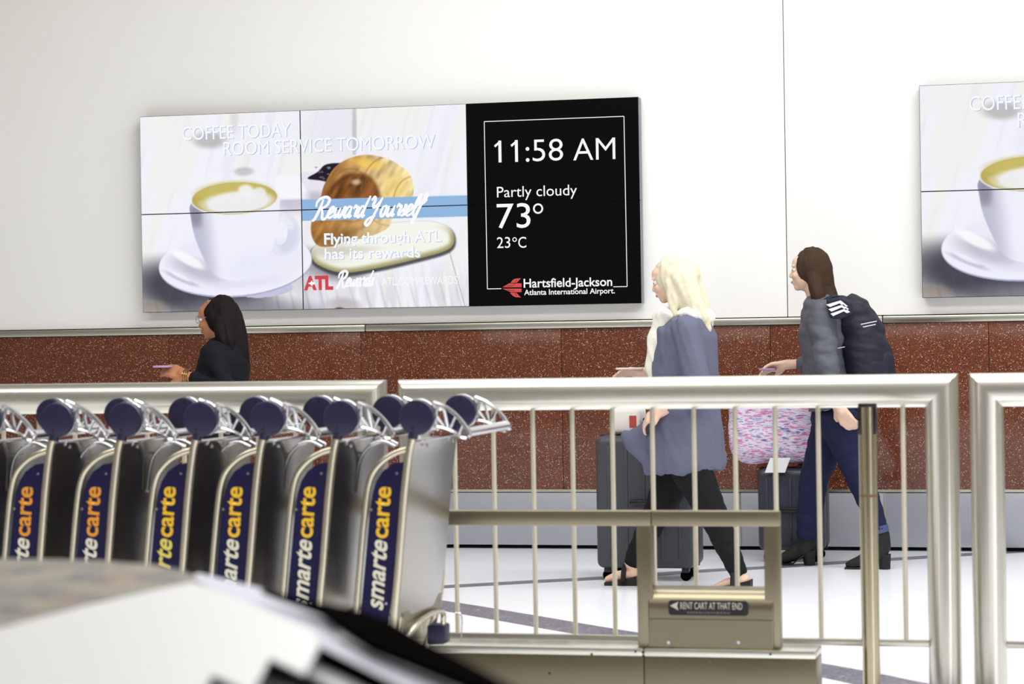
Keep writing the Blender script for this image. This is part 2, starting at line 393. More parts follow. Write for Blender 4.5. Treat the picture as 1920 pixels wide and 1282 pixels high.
_n = PICM.node_tree; _n.nodes.clear(); _o = _n.nodes.new('ShaderNodeOutputMaterial'); _e = _n.nodes.new('ShaderNodeEmission'); _a = _n.nodes.new('ShaderNodeVertexColor'); _a.layer_name = 'picture'
_n.links.new(_a.outputs['Color'], _e.inputs['Color']); _n.links.new(_e.outputs[0], _o.inputs[0])
EW = emit('screen_white', (250, 250, 253)); EB = emit('screen_shadow_blue', (176, 196, 232)); ER = emit('screen_red', (208, 72, 84)); ERJ = emit('screen_logo_red', (214, 84, 84))
EBG = mat('screen_black', (4, 4, 5), .2, 0, .08)
_em = EBG.node_tree.nodes['Principled BSDF']; _em.inputs['Emission Color'].default_value = (.002, .002, .0022, 1); _em.inputs['Emission Strength'].default_value = 1
BEZ = mat('screen_bezel', (22, 22, 34), .4); SIDE = mat('screen_side_metal', (128, 130, 142), .35, .6)
def screen_grid(i, j):
    nx, ny = 216, 128; g = .003
    us = np.linspace(i*PW+g, (i+1)*PW-g, nx); vs = np.linspace(j*PHH+g, (j+1)*PHH-g, ny); U, V = np.meshgrid(us, vs)
    px, py = rectify(U, V); img = np.clip(picture(px, py), 0, 255)/255
    l = np.where(img <= .04045, img/12.92, ((img+.055)/1.055)**2.4)
    me = bpy.data.meshes.new('picture'); co = np.stack([U+sx0, np.full(U.shape, YS), V+sz0], -1).reshape(-1, 3)
    idx = np.arange(nx*ny).reshape(ny, nx); f = np.stack([idx[:-1, :-1], idx[:-1, 1:], idx[1:, 1:], idx[1:, :-1]], -1).reshape(-1, 4)
    me.vertices.add(len(co)); me.vertices.foreach_set('co', co.ravel()); me.loops.add(f.size); me.loops.foreach_set('vertex_index', f.ravel())
    me.polygons.add(len(f)); me.polygons.foreach_set('loop_start', np.arange(0, f.size, 4)); me.polygons.foreach_set('loop_total', np.full(len(f), 4)); me.update()
    at = me.color_attributes.new('picture', 'FLOAT_COLOR', 'POINT'); at.data.foreach_set('color', np.concatenate([l.reshape(-1, 3), np.ones((len(co), 1))], 1).ravel())
    return me
def ribbon(bm, pts, w, y):
    """flat pen stroke through world points in the XZ plane"""
    pts = [Vector(p) for p in pts]; L = []; Rr = []
    for i, p in enumerate(pts):
        d = (pts[min(i+1, len(pts)-1)]-pts[max(i-1, 0)]).normalized(); n = Vector((-d.z, 0, d.x)); ww = w(i/(len(pts)-1)) if callable(w) else w
        L.append(bm.verts.new(Vector((p.x, y, p.z))+n*ww/2)); Rr.append(bm.verts.new(Vector((p.x, y, p.z))-n*ww/2))
    for i in range(len(L)-1): bm.faces.new((L[i], L[i+1], Rr[i+1], Rr[i]))
# a pen-script alphabet: strokes in units of the small-letter height
SCR = {
 'R': (1.5, [[(.5, 1.75), (.42, .9), (.15, -.1), (-.15, -.25)], [(-.1, 1.05), (-.15, 1.5), (.2, 1.85), (.8, 1.95), (1.25, 1.7), (1.15, 1.2), (.75, .95), (.5, .92)], [(.6, .92), (.85, .5), (1.05, -.05), (1.35, -.1), (1.6, .15)]]),
 'Y': (1.35, [[(-.05, 1.5), (.15, 1.85), (.35, 1.6), (.3, 1.1), (.45, .85), (.8, 1.1), (1.15, 1.75)], [(1.15, 1.75), (.85, .6), (.55, -.5), (.25, -.8), (.0, -.6), (.2, -.2), (.9, .1)]]),
 'e': (.78, [[(-.08, .15), (.3, .35), (.62, .7), (.5, 1.0), (.25, .85), (.12, .45), (.2, .1), (.45, .0), (.85, .25)]]),
 'w': (1.2, [[(.1, .95), (.1, .4), (.2, .05), (.45, .2), (.62, .9)], [(.62, .9), (.55, .4), (.7, .03), (.95, .3), (1.1, .95), (1.3, .85)]]),
 'a': (.9, [[(.7, .85), (.45, 1.0), (.15, .7), (.1, .2), (.3, .0), (.55, .3), (.72, .95)], [(.74, 1.0), (.66, .4), (.74, .02), (.98, .2)]]),
 'r': (.65, [[(.08, .75), (.25, 1.1), (.35, .92), (.6, .9), (.5, .5), (.5, .08), (.75, .18)]]),
 'd': (.92, [[(.7, .85), (.45, 1.0), (.15, .7), (.1, .2), (.3, .0), (.55, .3), (.75, 1.0)], [(1.0, 1.95), (.78, 1.0), (.68, .3), (.78, .0), (1.0, .2)]]),
 'o': (.8, [[(.5, .98), (.2, .85), (.1, .35), (.3, .0), (.6, .25), (.65, .75), (.48, .98), (.6, .8), (.9, .85)]]),
 'u': (.95, [[(.1, .95), (.08, .35), (.25, .0), (.55, .3), (.72, .95)], [(.74, 1.0), (.66, .35), (.76, .02), (1.0, .2)]]),
 's': (.62, [[(.0, .2), (.35, .7), (.42, 1.05), (.5, .55), (.42, .08), (.12, .02)], [(.3, .03), (.7, .22)]]),
 'l': (.5, [[(-.05, .2), (.4, 1.0), (.52, 1.8), (.35, 1.85), (.15, .9), (.18, .1), (.4, .02), (.58, .2)]]),
 'f': (.6, [[(.0, .3), (.45, 1.2), (.75, 1.85), (.55, 1.95), (.3, 1.1), (.0, -.4), (-.15, -.75), (-.2, -.35), (.15, .1)], [(.0, 1.0), (.4, 1.12), (.85, 1.45)]]),
 ' ': (.45, []),
}
def script(bm, s, org, h, sh, wd_, y, adv=1.0):
    x = 0; o = Vector(org)
    for ch in s:
        a, st = SCR[ch]
        for q in st:
            pts = cr([o + Vector(((x+p[0]+p[1]*sh)*h*adv, 0, p[1]*h)) for p in q], 6)
            ribbon(bm, pts, lambda t: wd_*(.65+.5*math.sin(math.pi*min(1, max(0, t)))), y)
        x += a
    return x*h*adv
def pxS(x, y): return onY(x, y, YS)
def scr_text(par, s, p0, p1, ref, m, dy, cap, name='lettering', dx=(0, 0), **kw):
    """lettering from picture point p0 to p1 (baseline), cap height in picture pixels"""
    a = pxS(*p0)+Vector((dx[0], 0, dx[1])); b = pxS(*p1); L = (b-pxS(*p0)).length; hh = cap*abs(pxS(p0[0], p0[1]-10).z-pxS(*p0).z)/10
    me = texto(name, s, hh/.66, (a.x, YS-dy, a.z), X, Z, m, par, width=L, **kw)
    return me
def make_wall(with_clock, label):
    th = thing('video_wall', ((sx0+sx1)/2, 0, sz0), label, 'screen')
    for i in range(3 if with_clock else 2):
        for j in range(2):
            x0 = sx0+i*PW; z0 = sz0+j*PHH
            p = boxo('display_panel', x0+.0006, x0+PW-.0006, YS+.001, -.012, z0+.0006, z0+PHH-.0006, BEZ, th, .0015)
            p.data.materials.append(SIDE)
            for f in p.data.polygons:
                if abs(f.normal.x) > .7 and ((i == 2 and f.normal.x > 0) or (i == 0 and f.normal.x < 0 and False)): f.material_index = 1
            if i < 2: link('picture', screen_grid(i, j), PICM, p)
            else:
                bm = bmesh.new(); vs = [bm.verts.new((a, YS, b)) for a, b in ((x0+.001, z0+.001), (x0+PW-.001, z0+.001), (x0+PW-.001, z0+PHH-.001), (x0+.001, z0+PHH-.001))]
                bm.faces.new(vs); frombm('black_picture', bm, EBG, p, False)
    boxo('wall_bracket', sx0+.08, sx0+PW*(3 if with_clock else 2)-.08, -.012, .0, sz0+.08, sz1-.08, DARK, th)
    return th
vw = make_wall(True, 'wide video wall with coffee and croissant advert and black panel reading 11:58 AM')
E0, E1 = .0006, .0012
def coffee_text(par):
    # (text, start, end, cap px)
    rows = [('COFFEE TODAY', (342, 263), (545, 256), 24), ('ROOM SERVICE TOMORROW', (419, 291), (816, 277), 24)]
    for s, a, b, c in rows:
        scr_text(par, s, a, b, None, EB, E0, c, 'lettering_shadow', dx=(.0045, -.0035)); scr_text(par, s, a, b, None, EW, E1, c)
    for s, a, b, c in [('Flying through ATL', (608, 458), (828, 453), 23), ('has its rewards', (609, 486), (788, 481), 23)]:
        scr_text(par, s, a, b, None, EB, E0, c*.85, 'lettering_shadow', dx=(.004, -.003), off=.014); scr_text(par, s, a, b, None, EW, E1, c*.85, off=.014)
    scr_text(par, 'ATL.COM/REWARDS', (716, 535), (858, 531), None, EW, E1, 14)
    a = pxS(571, 542); b = pxS(625, 541); scr_text(par, 'ATL', (570, 542.5), (625, 541), None, ER, E0, 22.5, 'red_lettering', off=.055)
    bm = bmesh.new()
    c = pxS(583, 531)
    for sgn in (1, -1):
        q = [c+Vector((u*.0032, 0, sgn*v*.0032)) for u, v in ((-6, 0), (7, 0), (7, 2.2), (2, 2.2), (4, 4.6), (1.5, 4.6), (-2, 1.4))]
        vs = [bm.verts.new((p.x, YS-E1, p.z)) for p in q]; bm.faces.new(vs)
    frombm('plane_emblem', bm, EW, par, False)
    u = (pxS(700, 400)-pxS(600, 400)).x/100
    bm = bmesh.new(); o = pxS(588, 409); script(bm, 'Reward Yourself', (o.x, 0, o.z), 19*u, .42, 4.8*u, YS-E1, .83); frombm('script_lettering', bm, EW, par, False)
    bm = bmesh.new(); o = pxS(632, 537); script(bm, 'Rewards', (o.x, 0, o.z), 14*u, .42, 4.0*u, YS-E1, .72); frombm('script_lettering', bm, EW, par, False)
coffee_text(vw)
def flag1(par, p, hh):
    """the flag at the top of a figure one"""
    a = pxS(*p); bm = bmesh.new(); vs = [bm.verts.new((a.x+u*hh, YS-E1, a.z+v*hh)) for u, v in ((.0, 0), (-.26, -.20), (-.20, -.29), (.0, -.13))]
    bm.faces.new(vs); frombm('numeral_flag', bm, EW, par, False)
cpt = lambda s, a, b, c, **k: scr_text(vw, s, a, b, None, EW, E1, c, **k)
cpt('1', (935, 304.5), (940.5, 304), 39.5); cpt('1', (966, 303.5), (971.5, 303), 39.5)
hh = 40*abs(pxS(935, 290).z-pxS(935, 300).z)/10
flag1(vw, (936.2, 264.5), hh); flag1(vw, (967.2, 263.5), hh)
cpt(':', (986, 303), (993, 303), 39.5); cpt('58', (999, 302.5), (1056, 301.5), 39.5, off=-.006); cpt('AM', (1075, 301), (1154, 299.5), 39.5, off=-.006)
cpt('Partly cloudy', (932, 370), (1082, 367), 19); cpt('73', (932, 428), (995, 427), 44); cpt('23', (932, 465), (957, 464.5), 19.5); cpt('C', (972, 464.5), (987, 464.5), 19.5)
def ring(c, r, w):
    c = pxS(*c); bm = bmesh.new(); n = 28; u = (pxS(1000, 400)-pxS(990, 400)).x/10; r *= u; w *= u; A = []; B = []
    for i in range(n):
        t = 2*math.pi*i/n; A.append(bm.verts.new((c.x+math.cos(t)*r, YS-E1, c.z+math.sin(t)*r))); B.append(bm.verts.new((c.x+math.cos(t)*(r-w), YS-E1, c.z+math.sin(t)*(r-w))))
    for i in range(n): bm.faces.new((A[i], A[(i+1) % n], B[(i+1) % n], B[i]))
    frombm('degree_ring', bm, EW, vw, False)
ring((1009, 391), 9.5, 3.2); ring((965, 449), 4.2, 1.6)
cpt('Hartsfield-Jackson', (982, 539), (1148, 537), 15.5, off=.014); cpt('Atlanta International Airport.', (983, 553), (1153, 551), 9.5, off=.014)
bm = bmesh.new(); u1 = .0042
for a, b in (((908, 228), (1170, 218)), ((1170, 218), (1176, 537)), ((1176, 537), (1150, 537.5)), ((940, 541), (914, 541.5)), ((914, 541.5), (908, 228))):
    ribbon(bm, [pxS(*a), pxS(*b)], u1, YS-E1)
frombm('white_border_line', bm, EW, vw, False)
bm = bmesh.new()
for sh_ in ([(942, 538.5), (955, 531), (978, 531), (978, 538.5)], [(957, 530), (963, 523.5), (968, 522), (977, 521.5), (969, 530)],
            [(942, 541), (978, 541), (978, 547.5), (958, 547.5)], [(956, 548.5), (968, 548.5), (977, 557.5), (967, 557), (961, 554)]):
    bm.faces.new([bm.verts.new((p.x, YS-E1, p.z)) for p in (pxS(a, b) for a, b in sh_)])
for f in bm.faces:
    f.normal_update()
frombm('red_airport_emblem', bm, ERJ, vw, False)
bm = bmesh.new()
for a, b, c in (((951, 536), (964, 534.5), (969, 524.5)), ((951, 543.5), (964, 545), (969, 555))):
    ribbon(bm, [pxS(*a), pxS(*b), pxS(*c)], .0028, YS-E1-.0004)
frombm('emblem_line', bm, mat('emblem_gap_black', (8, 8, 9), .4), vw, False)

def copy_tree(o, parent=None):
    c = o.copy(); COL.objects.link(c)
    if parent is not None: c.parent = parent; c.matrix_parent_inverse = o.matrix_parent_inverse.copy()
    for ch in list(o.children): copy_tree(ch, c)
    return c
# second wall: only the coffee pictures reach towards the frame
w2 = vw.copy(); COL.objects.link(w2)
for ch in list(vw.children):
    if ch.name.split('.')[0] == 'wall_bracket': copy_tree(ch, w2); continue
    xs = [v.co.x for v in ch.data.vertices]
    if max(xs) < sx0+2*PW+.002 or ch.name.startswith(('lettering', 'script', 'red_lett', 'plane')) and min(xs) < sx0+2*PW-.05:
        copy_tree(ch, w2)
for ch in w2.children:
    if ch.name.startswith('wall_bracket'): ch.data = ch.data.copy(); [setattr(v.co, 'x', min(v.co.x, sx0+2*PW-.08)) for v in ch.data.vertices]
w2x = onY(1726, 358, YS).x - sx0; w2.location.x += w2x
tag(w2, 'second video wall at the right edge, cut off, showing only a coffee cup', 'screen')
bpy.context.view_layer.update()

# ------------------------------------------------------------------ railings
YR = depthY(1770, 8.15)
def tube_frame(bm, P, r, seg=28):
    """round pipe through corner points with true mitred corners"""
    P = [Vector(p) for p in P]; n = len(P); rings = []
    d0 = (P[1]-P[0]).normalized(); a = Y.copy(); b = d0.cross(a)
    off = [a*math.cos(2*math.pi*j/seg)*r + b*math.sin(2*math.pi*j/seg)*r for j in range(seg)]
    cur = [P[0]+o for o in off]; rings.append([bm.verts.new(c) for c in cur])
    for i in range(1, n):
        d = (P[i]-P[i-1]).normalized()
        if i < n-1: nn = (d + (P[i+1]-P[i]).normalized()).normalized()
        else: nn = d
        cur = [c + d*((P[i]-c).dot(nn)/d.dot(nn)) for c in cur]
        rings.append([bm.verts.new(c) for c in cur])
    for i in range(n-1):
        for j in range(seg): bm.faces.new((rings[i][j], rings[i][(j+1) % seg], rings[i+1][(j+1) % seg], rings[i+1][j]))
    bm.faces.new(rings[0][::-1]); bm.faces.new(rings[-1])
RZ = onY(1500, 734, YR).z; RR = .056
BZ = onY(1500, 1202, YR).z
def railing(x0, x1, bars, label):
    th = thing('guard_railing', ((x0+x1)/2, YR, 0), label, 'railing')
    bm = bmesh.new(); tube_frame(bm, [(x0+RR, YR, .006), (x0+RR, YR, RZ), (x1-RR, YR, RZ), (x1-RR, YR, .006)], RR); frombm('pipe_frame', bm, STEEL, th)
    boxo('bottom_bar', x0+2*RR-.01, x1-2*RR+.01, YR-.012, YR+.012, BZ-.012, BZ+.012, STEEL, th, .003)
    for b in bars: tubeo('baluster', [(b, YR, BZ), (b, YR, RZ-RR+.01)], .0085, BALM, th, 12)
    for q in (x0+RR, x1-RR):
        bm = bmesh.new(); disc(bm, (q, YR, .004), Z, RR+.012, .008, 28); frombm('floor_flange', bm, STEEL, th)
    return th
bxp = [onY(p, 985, YR).x for p in (855, 928, 1002, 1076, 1151, 1226, 1304, 1381, 1456, 1537, 1617, 1696)]
sp = (bxp[-1]-bxp[0])/11; xb0 = onY(748, 740, YR).x; xb1 = onY(1797, 740, YR).x
railing(xb0, xb1, bxp, 'middle steel guard railing between the carts and the walking women')
xa1 = onY(725, 740, YR).x; railing(xa1-3.6, xa1, [xa1-2*RR-.09-sp*i for i in range(23)], 'left steel guard railing running behind the row of carts')
xc0 = onY(1818, 740, YR).x; railing(xc0, xc0+2.2, [xc0+2*RR+.11+sp*i for i in range(13)], 'right steel guard railing cut by the frame edge')

# ------------------------------------------------------------------ cart track frame
YB = depthY(1200, 7.95)
ct = thing('cart_track', (onY(1330, 1215, YB).x, YB, 0), 'long steel cart rental track frame with a box at its end', 'cart track')
BZT = onY(1300, 1216, YB).z; BX1 = onY(1531, 1230, YB).x; TZ = onY(1300, 958, YB+.02).z; tw = .05
mid = onY(1207, 1250, YB).x
for a, b in ((-1.2, mid-1.9), (mid-1.9, mid), (mid, BX1)):
    boxo('base_beam', a+.001, b-.001, YB+.004, YB+.15, 0, BZT-.028, STEELF, ct, .003)
    boxo('beam_cap', a+.001, b-.001, YB-.004, YB+.156, BZT-.028, BZT, STEEL, ct, .006)
p2l, p2r = onY(1433, 1080, YB+.02).x, onY(1462, 1080, YB+.02).x
p1l, p1r = onY(1194, 1080, YB+.02).x, onY(1223, 1080, YB+.02).x
boxo('top_rail', -1.0, p1r-.002, YB+.02, YB+.07, TZ-tw, TZ, STEELF, ct, .004)
boxo('top_rail', p1r-.001, p2r, YB+.02, YB+.07, TZ-tw, TZ, STEELF, ct, .004)
for a, b in ((p1l, p1r), (p2l, p2r)): boxo('upright', a, b, YB+.02, YB+.07, BZT, TZ-tw+.002, STEELF, ct, .004)
boxo('upright', p1l-2.2, p1l-2.15, YB+.02, YB+.07, BZT, TZ-tw+.002, STEELF, ct, .004)
bl, br = onY(1214, 1160, YB).x, onY(1449, 1160, YB).x; bz = onY(1330, 1103, YB+.05).z
prof = [(.012, BZT), (.012, bz-.075)] + [(.012+.065*(1-math.cos(t)), bz-.065+.065*math.sin(t)) for t in [math.pi/2*i/8 for i in range(9)]] + [(.135, bz), (.135, BZT)]
bm = bmesh.new(); prism(bm, [(bl, YB+a, b) for a, b in prof], (br-bl, 0, 0)); bx_ = frombm('dispenser_box', bm, STEELF, ct)
md = bx_.modifiers.new('edge', 'BEVEL'); md.width = .004; md.segments = 2
zl = onY(1330, 1162, YB).z; boxo('seam_fold', bl+.003, br-.003, YB+.0105, YB+.0125, zl-.0015, zl+.0015, mat('fold_line', (96, 88, 70), .5, .6), bx_)
for p in (1254, 1385):
    q = onY(p, 1204, YB+.01); bm = bmesh.new(); disc(bm, q+Vector((0, -.001, 0)), Y, .006, .006, 12); frombm('screw', bm, CHROME, bx_)
bm = bmesh.new(); A = onY(1253, 1133, YB+.01); B = onY(1403, 1137, YB+.01); hh = .0245
cz = (A.z+B.z)/2-.008; x0, x1 = A.x, B.x; rr = .012; out = []
for cx, cz_, t0 in ((x1-rr, cz+hh-rr, 0), (x0+rr, cz+hh-rr, 90), (x0+rr, cz-hh+rr, 180), (x1-rr, cz-hh+rr, 270)):
    out += [(cx+rr*math.cos(math.radians(t0+15*i)), YB+.0095, cz_+rr*math.sin(math.radians(t0+15*i))) for i in range(7)]
prism(bm, out, (0, .003, 0)); sg = frombm('direction_sign', bm, BLACK, ct, False)
SW = mat('sign_white_print', (186, 182, 170), .5)
texto('lettering', 'RENT CART AT THAT END', .032, (x0+.040, YB+.009, cz-.004), X, Z, SW, sg, width=.205, off=.004)
bm = bmesh.new(); random.seed(3); xx = x0+.062
while xx < x0+.197:
    w_ = random.uniform(.004, .011); box(bm, xx, xx+w_, YB+.0088, YB+.0094, cz-.0185, cz-.0125); xx += w_+.003
frombm('fine_print', bm, mat('sign_grey_print', (92, 88, 80), .5), sg, False)
bm = bmesh.new(); bm.faces.new([bm.verts.new((x0+a, YB+.009, cz+b)) for a, b in ((.006, .006), (.034, .020), (.029, .006), (.034, -.009))]); frombm('arrow_mark', bm, SW, sg, False)
for p, y in ((1110, 1226), (1192, 1221), (1206, 1222), (1445, 1226), (1331, 1240), (1030, 1262)):
    q = onY(p, y, YB); bm = bmesh.new(); disc(bm, (q.x, YB+(-.005 if y < 1230 else .003), q.z), Y, .004 if y != 1240 else .009, .004, 12); frombm('bolt_head', bm, mat('rusty_bolt', (120, 92, 60), .5, .6) if y == 1240 else BEZ, ct)

# ------------------------------------------------------------------ stanchion
st0 = onY(1627, 900, depthY(1627, 7.93)); YST = st0.y
stx = onY(1627, 800, YST).x; szt = onY(1625, 757, YST).z
th = thing('queue_stanchion', (stx, YST, 0), 'slim steel queue barrier post with black cap in front of the middle railing', 'post')
bm = bmesh.new(); tube(bm, [(stx, YST, .02), (stx, YST, szt-.010)], .0285, 28); frombm('post', bm, POSTM, th)
bm = bmesh.new(); disc(bm, (stx, YST, szt-.004), Z, .031, .012, 28, .003); frombm('top_cap', bm, BLACK, th)
for s in (-1, 1): boxo('belt_slot', stx+s*.0245-.006, stx+s*.0245+.006, YST-.022, YST+.022, szt-.10, szt-.008, BLACK, th, .003)
bm = bmesh.new(); tube(bm, [(stx, YST, 0), (stx, YST, .012), (stx, YST, .03), (stx, YST, .045)], [.14, .14, .10, .03], 40); frombm('base_plate', bm, BLACK, th)
q = onY(1627, 928, YST).z; bm = bmesh.new(); tube(bm, [(stx-.0, YST, q-.005), (stx, YST, q+.003)], .0292, 28, False); frombm('tape_mark', bm, mat('brown_tape', (110, 82, 48), .6), th)

# ------------------------------------------------------------------ luggage carts
YN = depthY(780, 7.31); YF = depthY(862, 7.86); LD = (YF-YN)*.87; YF = YN+LD
N = lambda x, y, dy=0: onY(x, y, YN) + Vector((0, dy, 0))
F = lambda x, y, dy=0: onY(x, y, YF) + Vector((0, dy, 0))
D0 = N(780, 783)
def make_cart():
    th = thing('luggage_cart', (D0.x, (YN+YF)/2, 0), 'x', 'cart')
    pole = [N(772, 822), N(766, 850), N(757, 930), N(747, 1060), N(738, 1165)]
    low = pole[-1] + (pole[-1]-pole[-2]).normalized()*0; pole.append(Vector((low.x-.02, YN, .10)))
    front = [N(764, 842), N(745, 848), N(722, 861), N(702, 882), N(692, 905), N(686, 940), N(679, 1010), N(670, 1120), N(665, 1180)]
    fz = front[-1]; front.append(Vector((fz.x-.02, YN, .12)))
    for k, yy in enumerate((0, LD)):
        s = Vector((0, yy, 0))
        if k: pole[-1] = pole[-1]-X*.06
        bm = bmesh.new(); tube(bm, [p+s for p in cr(pole, 5)], .0122, 14); frombm('upright_tube', bm, TUBE, th)
        bm = bmesh.new(); tube(bm, [p+s for p in cr(front, 5)], .0098, 12); frombm('bent_side_tube', bm, TUBE, th)
        bm = bmesh.new(); b0 = pole[-1]+s; b1 = front[-1]+s; tube(bm, [b0+Z*.01, b1+Vector((-.05, 0, 0))], .014, 12); frombm('base_tube', bm, TUBE, th)
        # sign panel
        o = [N(757, 866), N(738, 869), N(718, 883), N(706, 902), N(699, 925), N(694, 960), N(685, 1060), N(675, 1170), N(728, 1172), N(741, 1060), N(750, 960)]
        bm = bmesh.new(); prism(bm, [p+s-Vector((0, .002, 0)) for p in o], (0, .004, 0)); sp_ = frombm('sign_panel', bm, SIGNB, th, False)
        if k == 0:
            a = N(717.5, 1144); m1 = N(726.5, 1011); e = N(733.5, 913); ux = (m1-a).normalized(); uy = Vector((-ux.z, 0, ux.x)); up_ = uy
            yv = Vector((0, -.0028, 0)); sz = .080
            t1 = texto('cream_lettering', 'smarte', sz, a+yv, ux, up_, CRM, sp_, width=(m1-a).length*.985, shear=.28, off=.022)
            ux2 = (e-m1).normalized()
            texto('yellow_lettering', 'carte', sz*.97, m1+yv+ux2*.002, ux2, Vector((-ux2.z, 0, ux2.x)), YEL, sp_, width=(e-m1).length*.985, shear=.0, off=.021)
            for p in ((745, 887), (697, 955), (725, 1131)):
                bm = bmesh.new(); disc(bm, N(*p)+Vector((0, -.003, 0)), Y, .0042, .006, 10); frombm('rivet', bm, CHROME, sp_)
        # grip disc with its metal housing and arm
        c = D0+s; r = .0545
        bm = bmesh.new(); disc(bm, c+Vector((0, .010, 0)), Y, r, .022, 40, .005); dsc = frombm('grip_disc', bm, NAVY, th)
        bm = bmesh.new(); tube(bm, [c+Vector((-.012, .012, -.045)), N(771, 824)+s+Vector((0, .012, -.003))], .016, 12); frombm('grip_neck', bm, NAVY, dsc)
        for dx, dz in ((.004, .042), (-.012, -.032)):
            bm = bmesh.new(); disc(bm, c+Vector((dx, -.001, dz)), Y, .0035, .004, 10); frombm('disc_screw', bm, BEZ, dsc)
        bm = bmesh.new(); disc(bm, c+Vector((.002, .034, .002)), Y, r+.001, .026, 40, .004); frombm('disc_housing', bm, CHROME, th)
        bm = bmesh.new(); w = Vector((0, .034, 0))+s
        up_pts = cr([N(808, 754), N(832, 765), N(856, 786), N(874, 812), N(873, 820)], 5)
        lo_pts = cr([N(806, 800), N(826, 803), N(846, 811), N(860, 821), N(870, 822)], 5)
        tube(bm, [p+w for p in up_pts], .0064, 8, True, 1.9); tube(bm, [p+w for p in lo_pts], .0052, 8, True, 2.0)
        for a_, b_ in (((814, 758), (812, 801)), ((826, 766), (834, 803)), ((848, 782), (838, 803)), ((862, 797), (854, 816)), ((812, 780), (826, 800))):
            tube(bm, [N(*a_)+w, N(*b_)+w], .0050, 8, True, 1.5)
        frombm('grip_arm', bm, CHROME, th)
        # caster
        cz = .052; cx = pole[-1].x-.03
        bm = bmesh.new(); disc(bm, (cx, YN+yy, cz), Y, .052, .026, 28, .006); wh = frombm('wheel', bm, RUBBER, th)
        bm = bmesh.new(); disc(bm, (cx, YN+yy, cz), Y, .018, .034, 16); frombm('hub', bm, CHROME, wh)
        boxo('wheel_fork', cx-.018, cx+.018, YN+yy-.022, YN+yy+.022, .085, .125, TUBE, th, .004)
    b0 = N(869, 811, .034); b1 = Vector((b0.x, YF+.034, b0.z))
    tubeo('push_bar', [b0, b1], .0145, CHROME, th, 20)
    # sheet between the uprights
    ln = [N(774, 826), N(768, 860), N(759, 950), N(750, 1060), N(741, 1160)]
    bm = bmesh.new(); cols = []
    P = cr(ln, 4); ny = 8
    for t in (0, .0018):
        g = []
        for p in P:
            g.append([bm.verts.new(p+Vector((.006+t + .010*math.sin(math.pi*j/ny), LD*j/ny, 0))) for j in range(ny+1)])
        cols.append(g)
    for g in cols:
        for i in range(len(g)-1):
            for j in range(ny): bm.faces.new((g[i][j], g[i][j+1], g[i+1][j+1], g[i+1][j]))
    A, B = cols
    for j in range(ny):
        bm.faces.new((A[0][j], A[0][j+1], B[0][j+1], B[0][j])); bm.faces.new((A[-1][j], A[-1][j+1], B[-1][j+1], B[-1][j]))
    for i in range(len(P)-1):
        bm.faces.new((A[i][0], A[i+1][0], B[i+1][0], B[i][0])); bm.faces.new((A[i][-1], A[i+1][-1], B[i+1][-1], B[i][-1]))
    sh = frombm('back_sheet', bm, SHEET, th)
    tz = P[0]; bm = bmesh.new(); tube(bm, [tz+Vector((.007+.010*math.sin(math.pi*j/8), LD*j/8, .0)) for j in range(9)], .0052, 10); frombm('rolled_edge', bm, CHROME, sh)
    for f in (.18, .82):
        bm = bmesh.new(); disc(bm, tz+Vector((.014+.006*math.sin(math.pi*f), LD*f, -.018)), X, .006, .006, 12); frombm('bolt_head', bm, CHROME, sh)
    pb = P[-1]
    bm = bmesh.new(); prism(bm, [pb+Vector((.012, .04, .012)), pb+Vector((.012, LD-.03, .030)), pb+Vector((.012, LD-.03, -.03)), pb+Vector((.012, .06, -.025))], (.003, 0, 0)); frombm('lower_flap', bm, STEELF, th, False)
    bm = bmesh.new(); tube(bm, cr([pb+Vector((.02, .03, -.07)), pb+Vector((.03, .16, -.028)), pb+Vector((.03, LD-.16, -.018)), pb+Vector((.02, LD-.03, -.035)), pb+Vector((.015, LD-.02, -.09))], 6), .009, 10); frombm('bumper_tube', bm, TUBE, th)
    boxo('bumper_block', pb.x-.03, pb.x+.03, YF-.05, YF+.02, pb.z-.135, pb.z-.072, NAVY, th, .008)
    bm = bmesh.new(); h = Vector((pb.x+.05, YF+.01, pb.z-.04)); tube(bm, cr([h+Vector((0, 0, .0)), h+Vector((.018, 0, -.004)), h+Vector((.022, 0, -.03)), h+Vector((.018, 0, -.09))], 5), .0022, 8); frombm('wire_hook', bm, CHROME, th)
    # cross tube and chrome basket hoop
    q = front[-1]; tubeo('base_cross_tube', [Vector((q.x-.03, YN, q.z)), Vector((q.x-.03, YF, q.z))], .012, TUBE, th)
    ys = (.20, .36); arch = [(752, 846), (728, 836), (708, 842), (690, 860), (681, 885), (675, 930)]
    for yy in ys:
        k = [onY(x-16, y, YN)+Vector((.0, yy, 0)) for x, y in arch]
        k = [p+Vector((-yy*.26+.0, 0, .004)) for p in k]
        tubeo('basket_hoop', cr(k, 5), .0062, CHROME, th, 12)
        end = k[-1]; start = k[0]
        if yy == ys[0]: e0 = end; m0 = k[3]
    tubeo('basket_crossbar', [e0, end], .0062, CHROME, th, 10); tubeo('basket_crossbar', [m0, k[3]], .005, CHROME, th, 10)
    return th
cart = make_cart()
def set_mat(root, name, m):
    for c in root.children:
        for g in c.children:
            if g.name.split('.')[0] == name:
                g.data = g.data.copy(); g.data.materials[0] = m
nx = [N(p, y).x for p, y in ((780, 783), (638, 782), (500, 784), (374, 787), (233, 787), (105, 789), (-30, 790), (-165, 790))]
cl = ['last luggage cart at the right end of the row, its back sheet bare', 'second luggage cart from the right end of the row', 'third luggage cart from the right end of the row',
      'fourth luggage cart from the right, in the middle of the row', 'fifth luggage cart from the right, third fully seen from the left', 'sixth luggage cart from the right, its sign second from left edge',
      'leftmost luggage cart with its grip arm cut by the left edge', 'luggage cart beyond the left edge at the far end of the row']
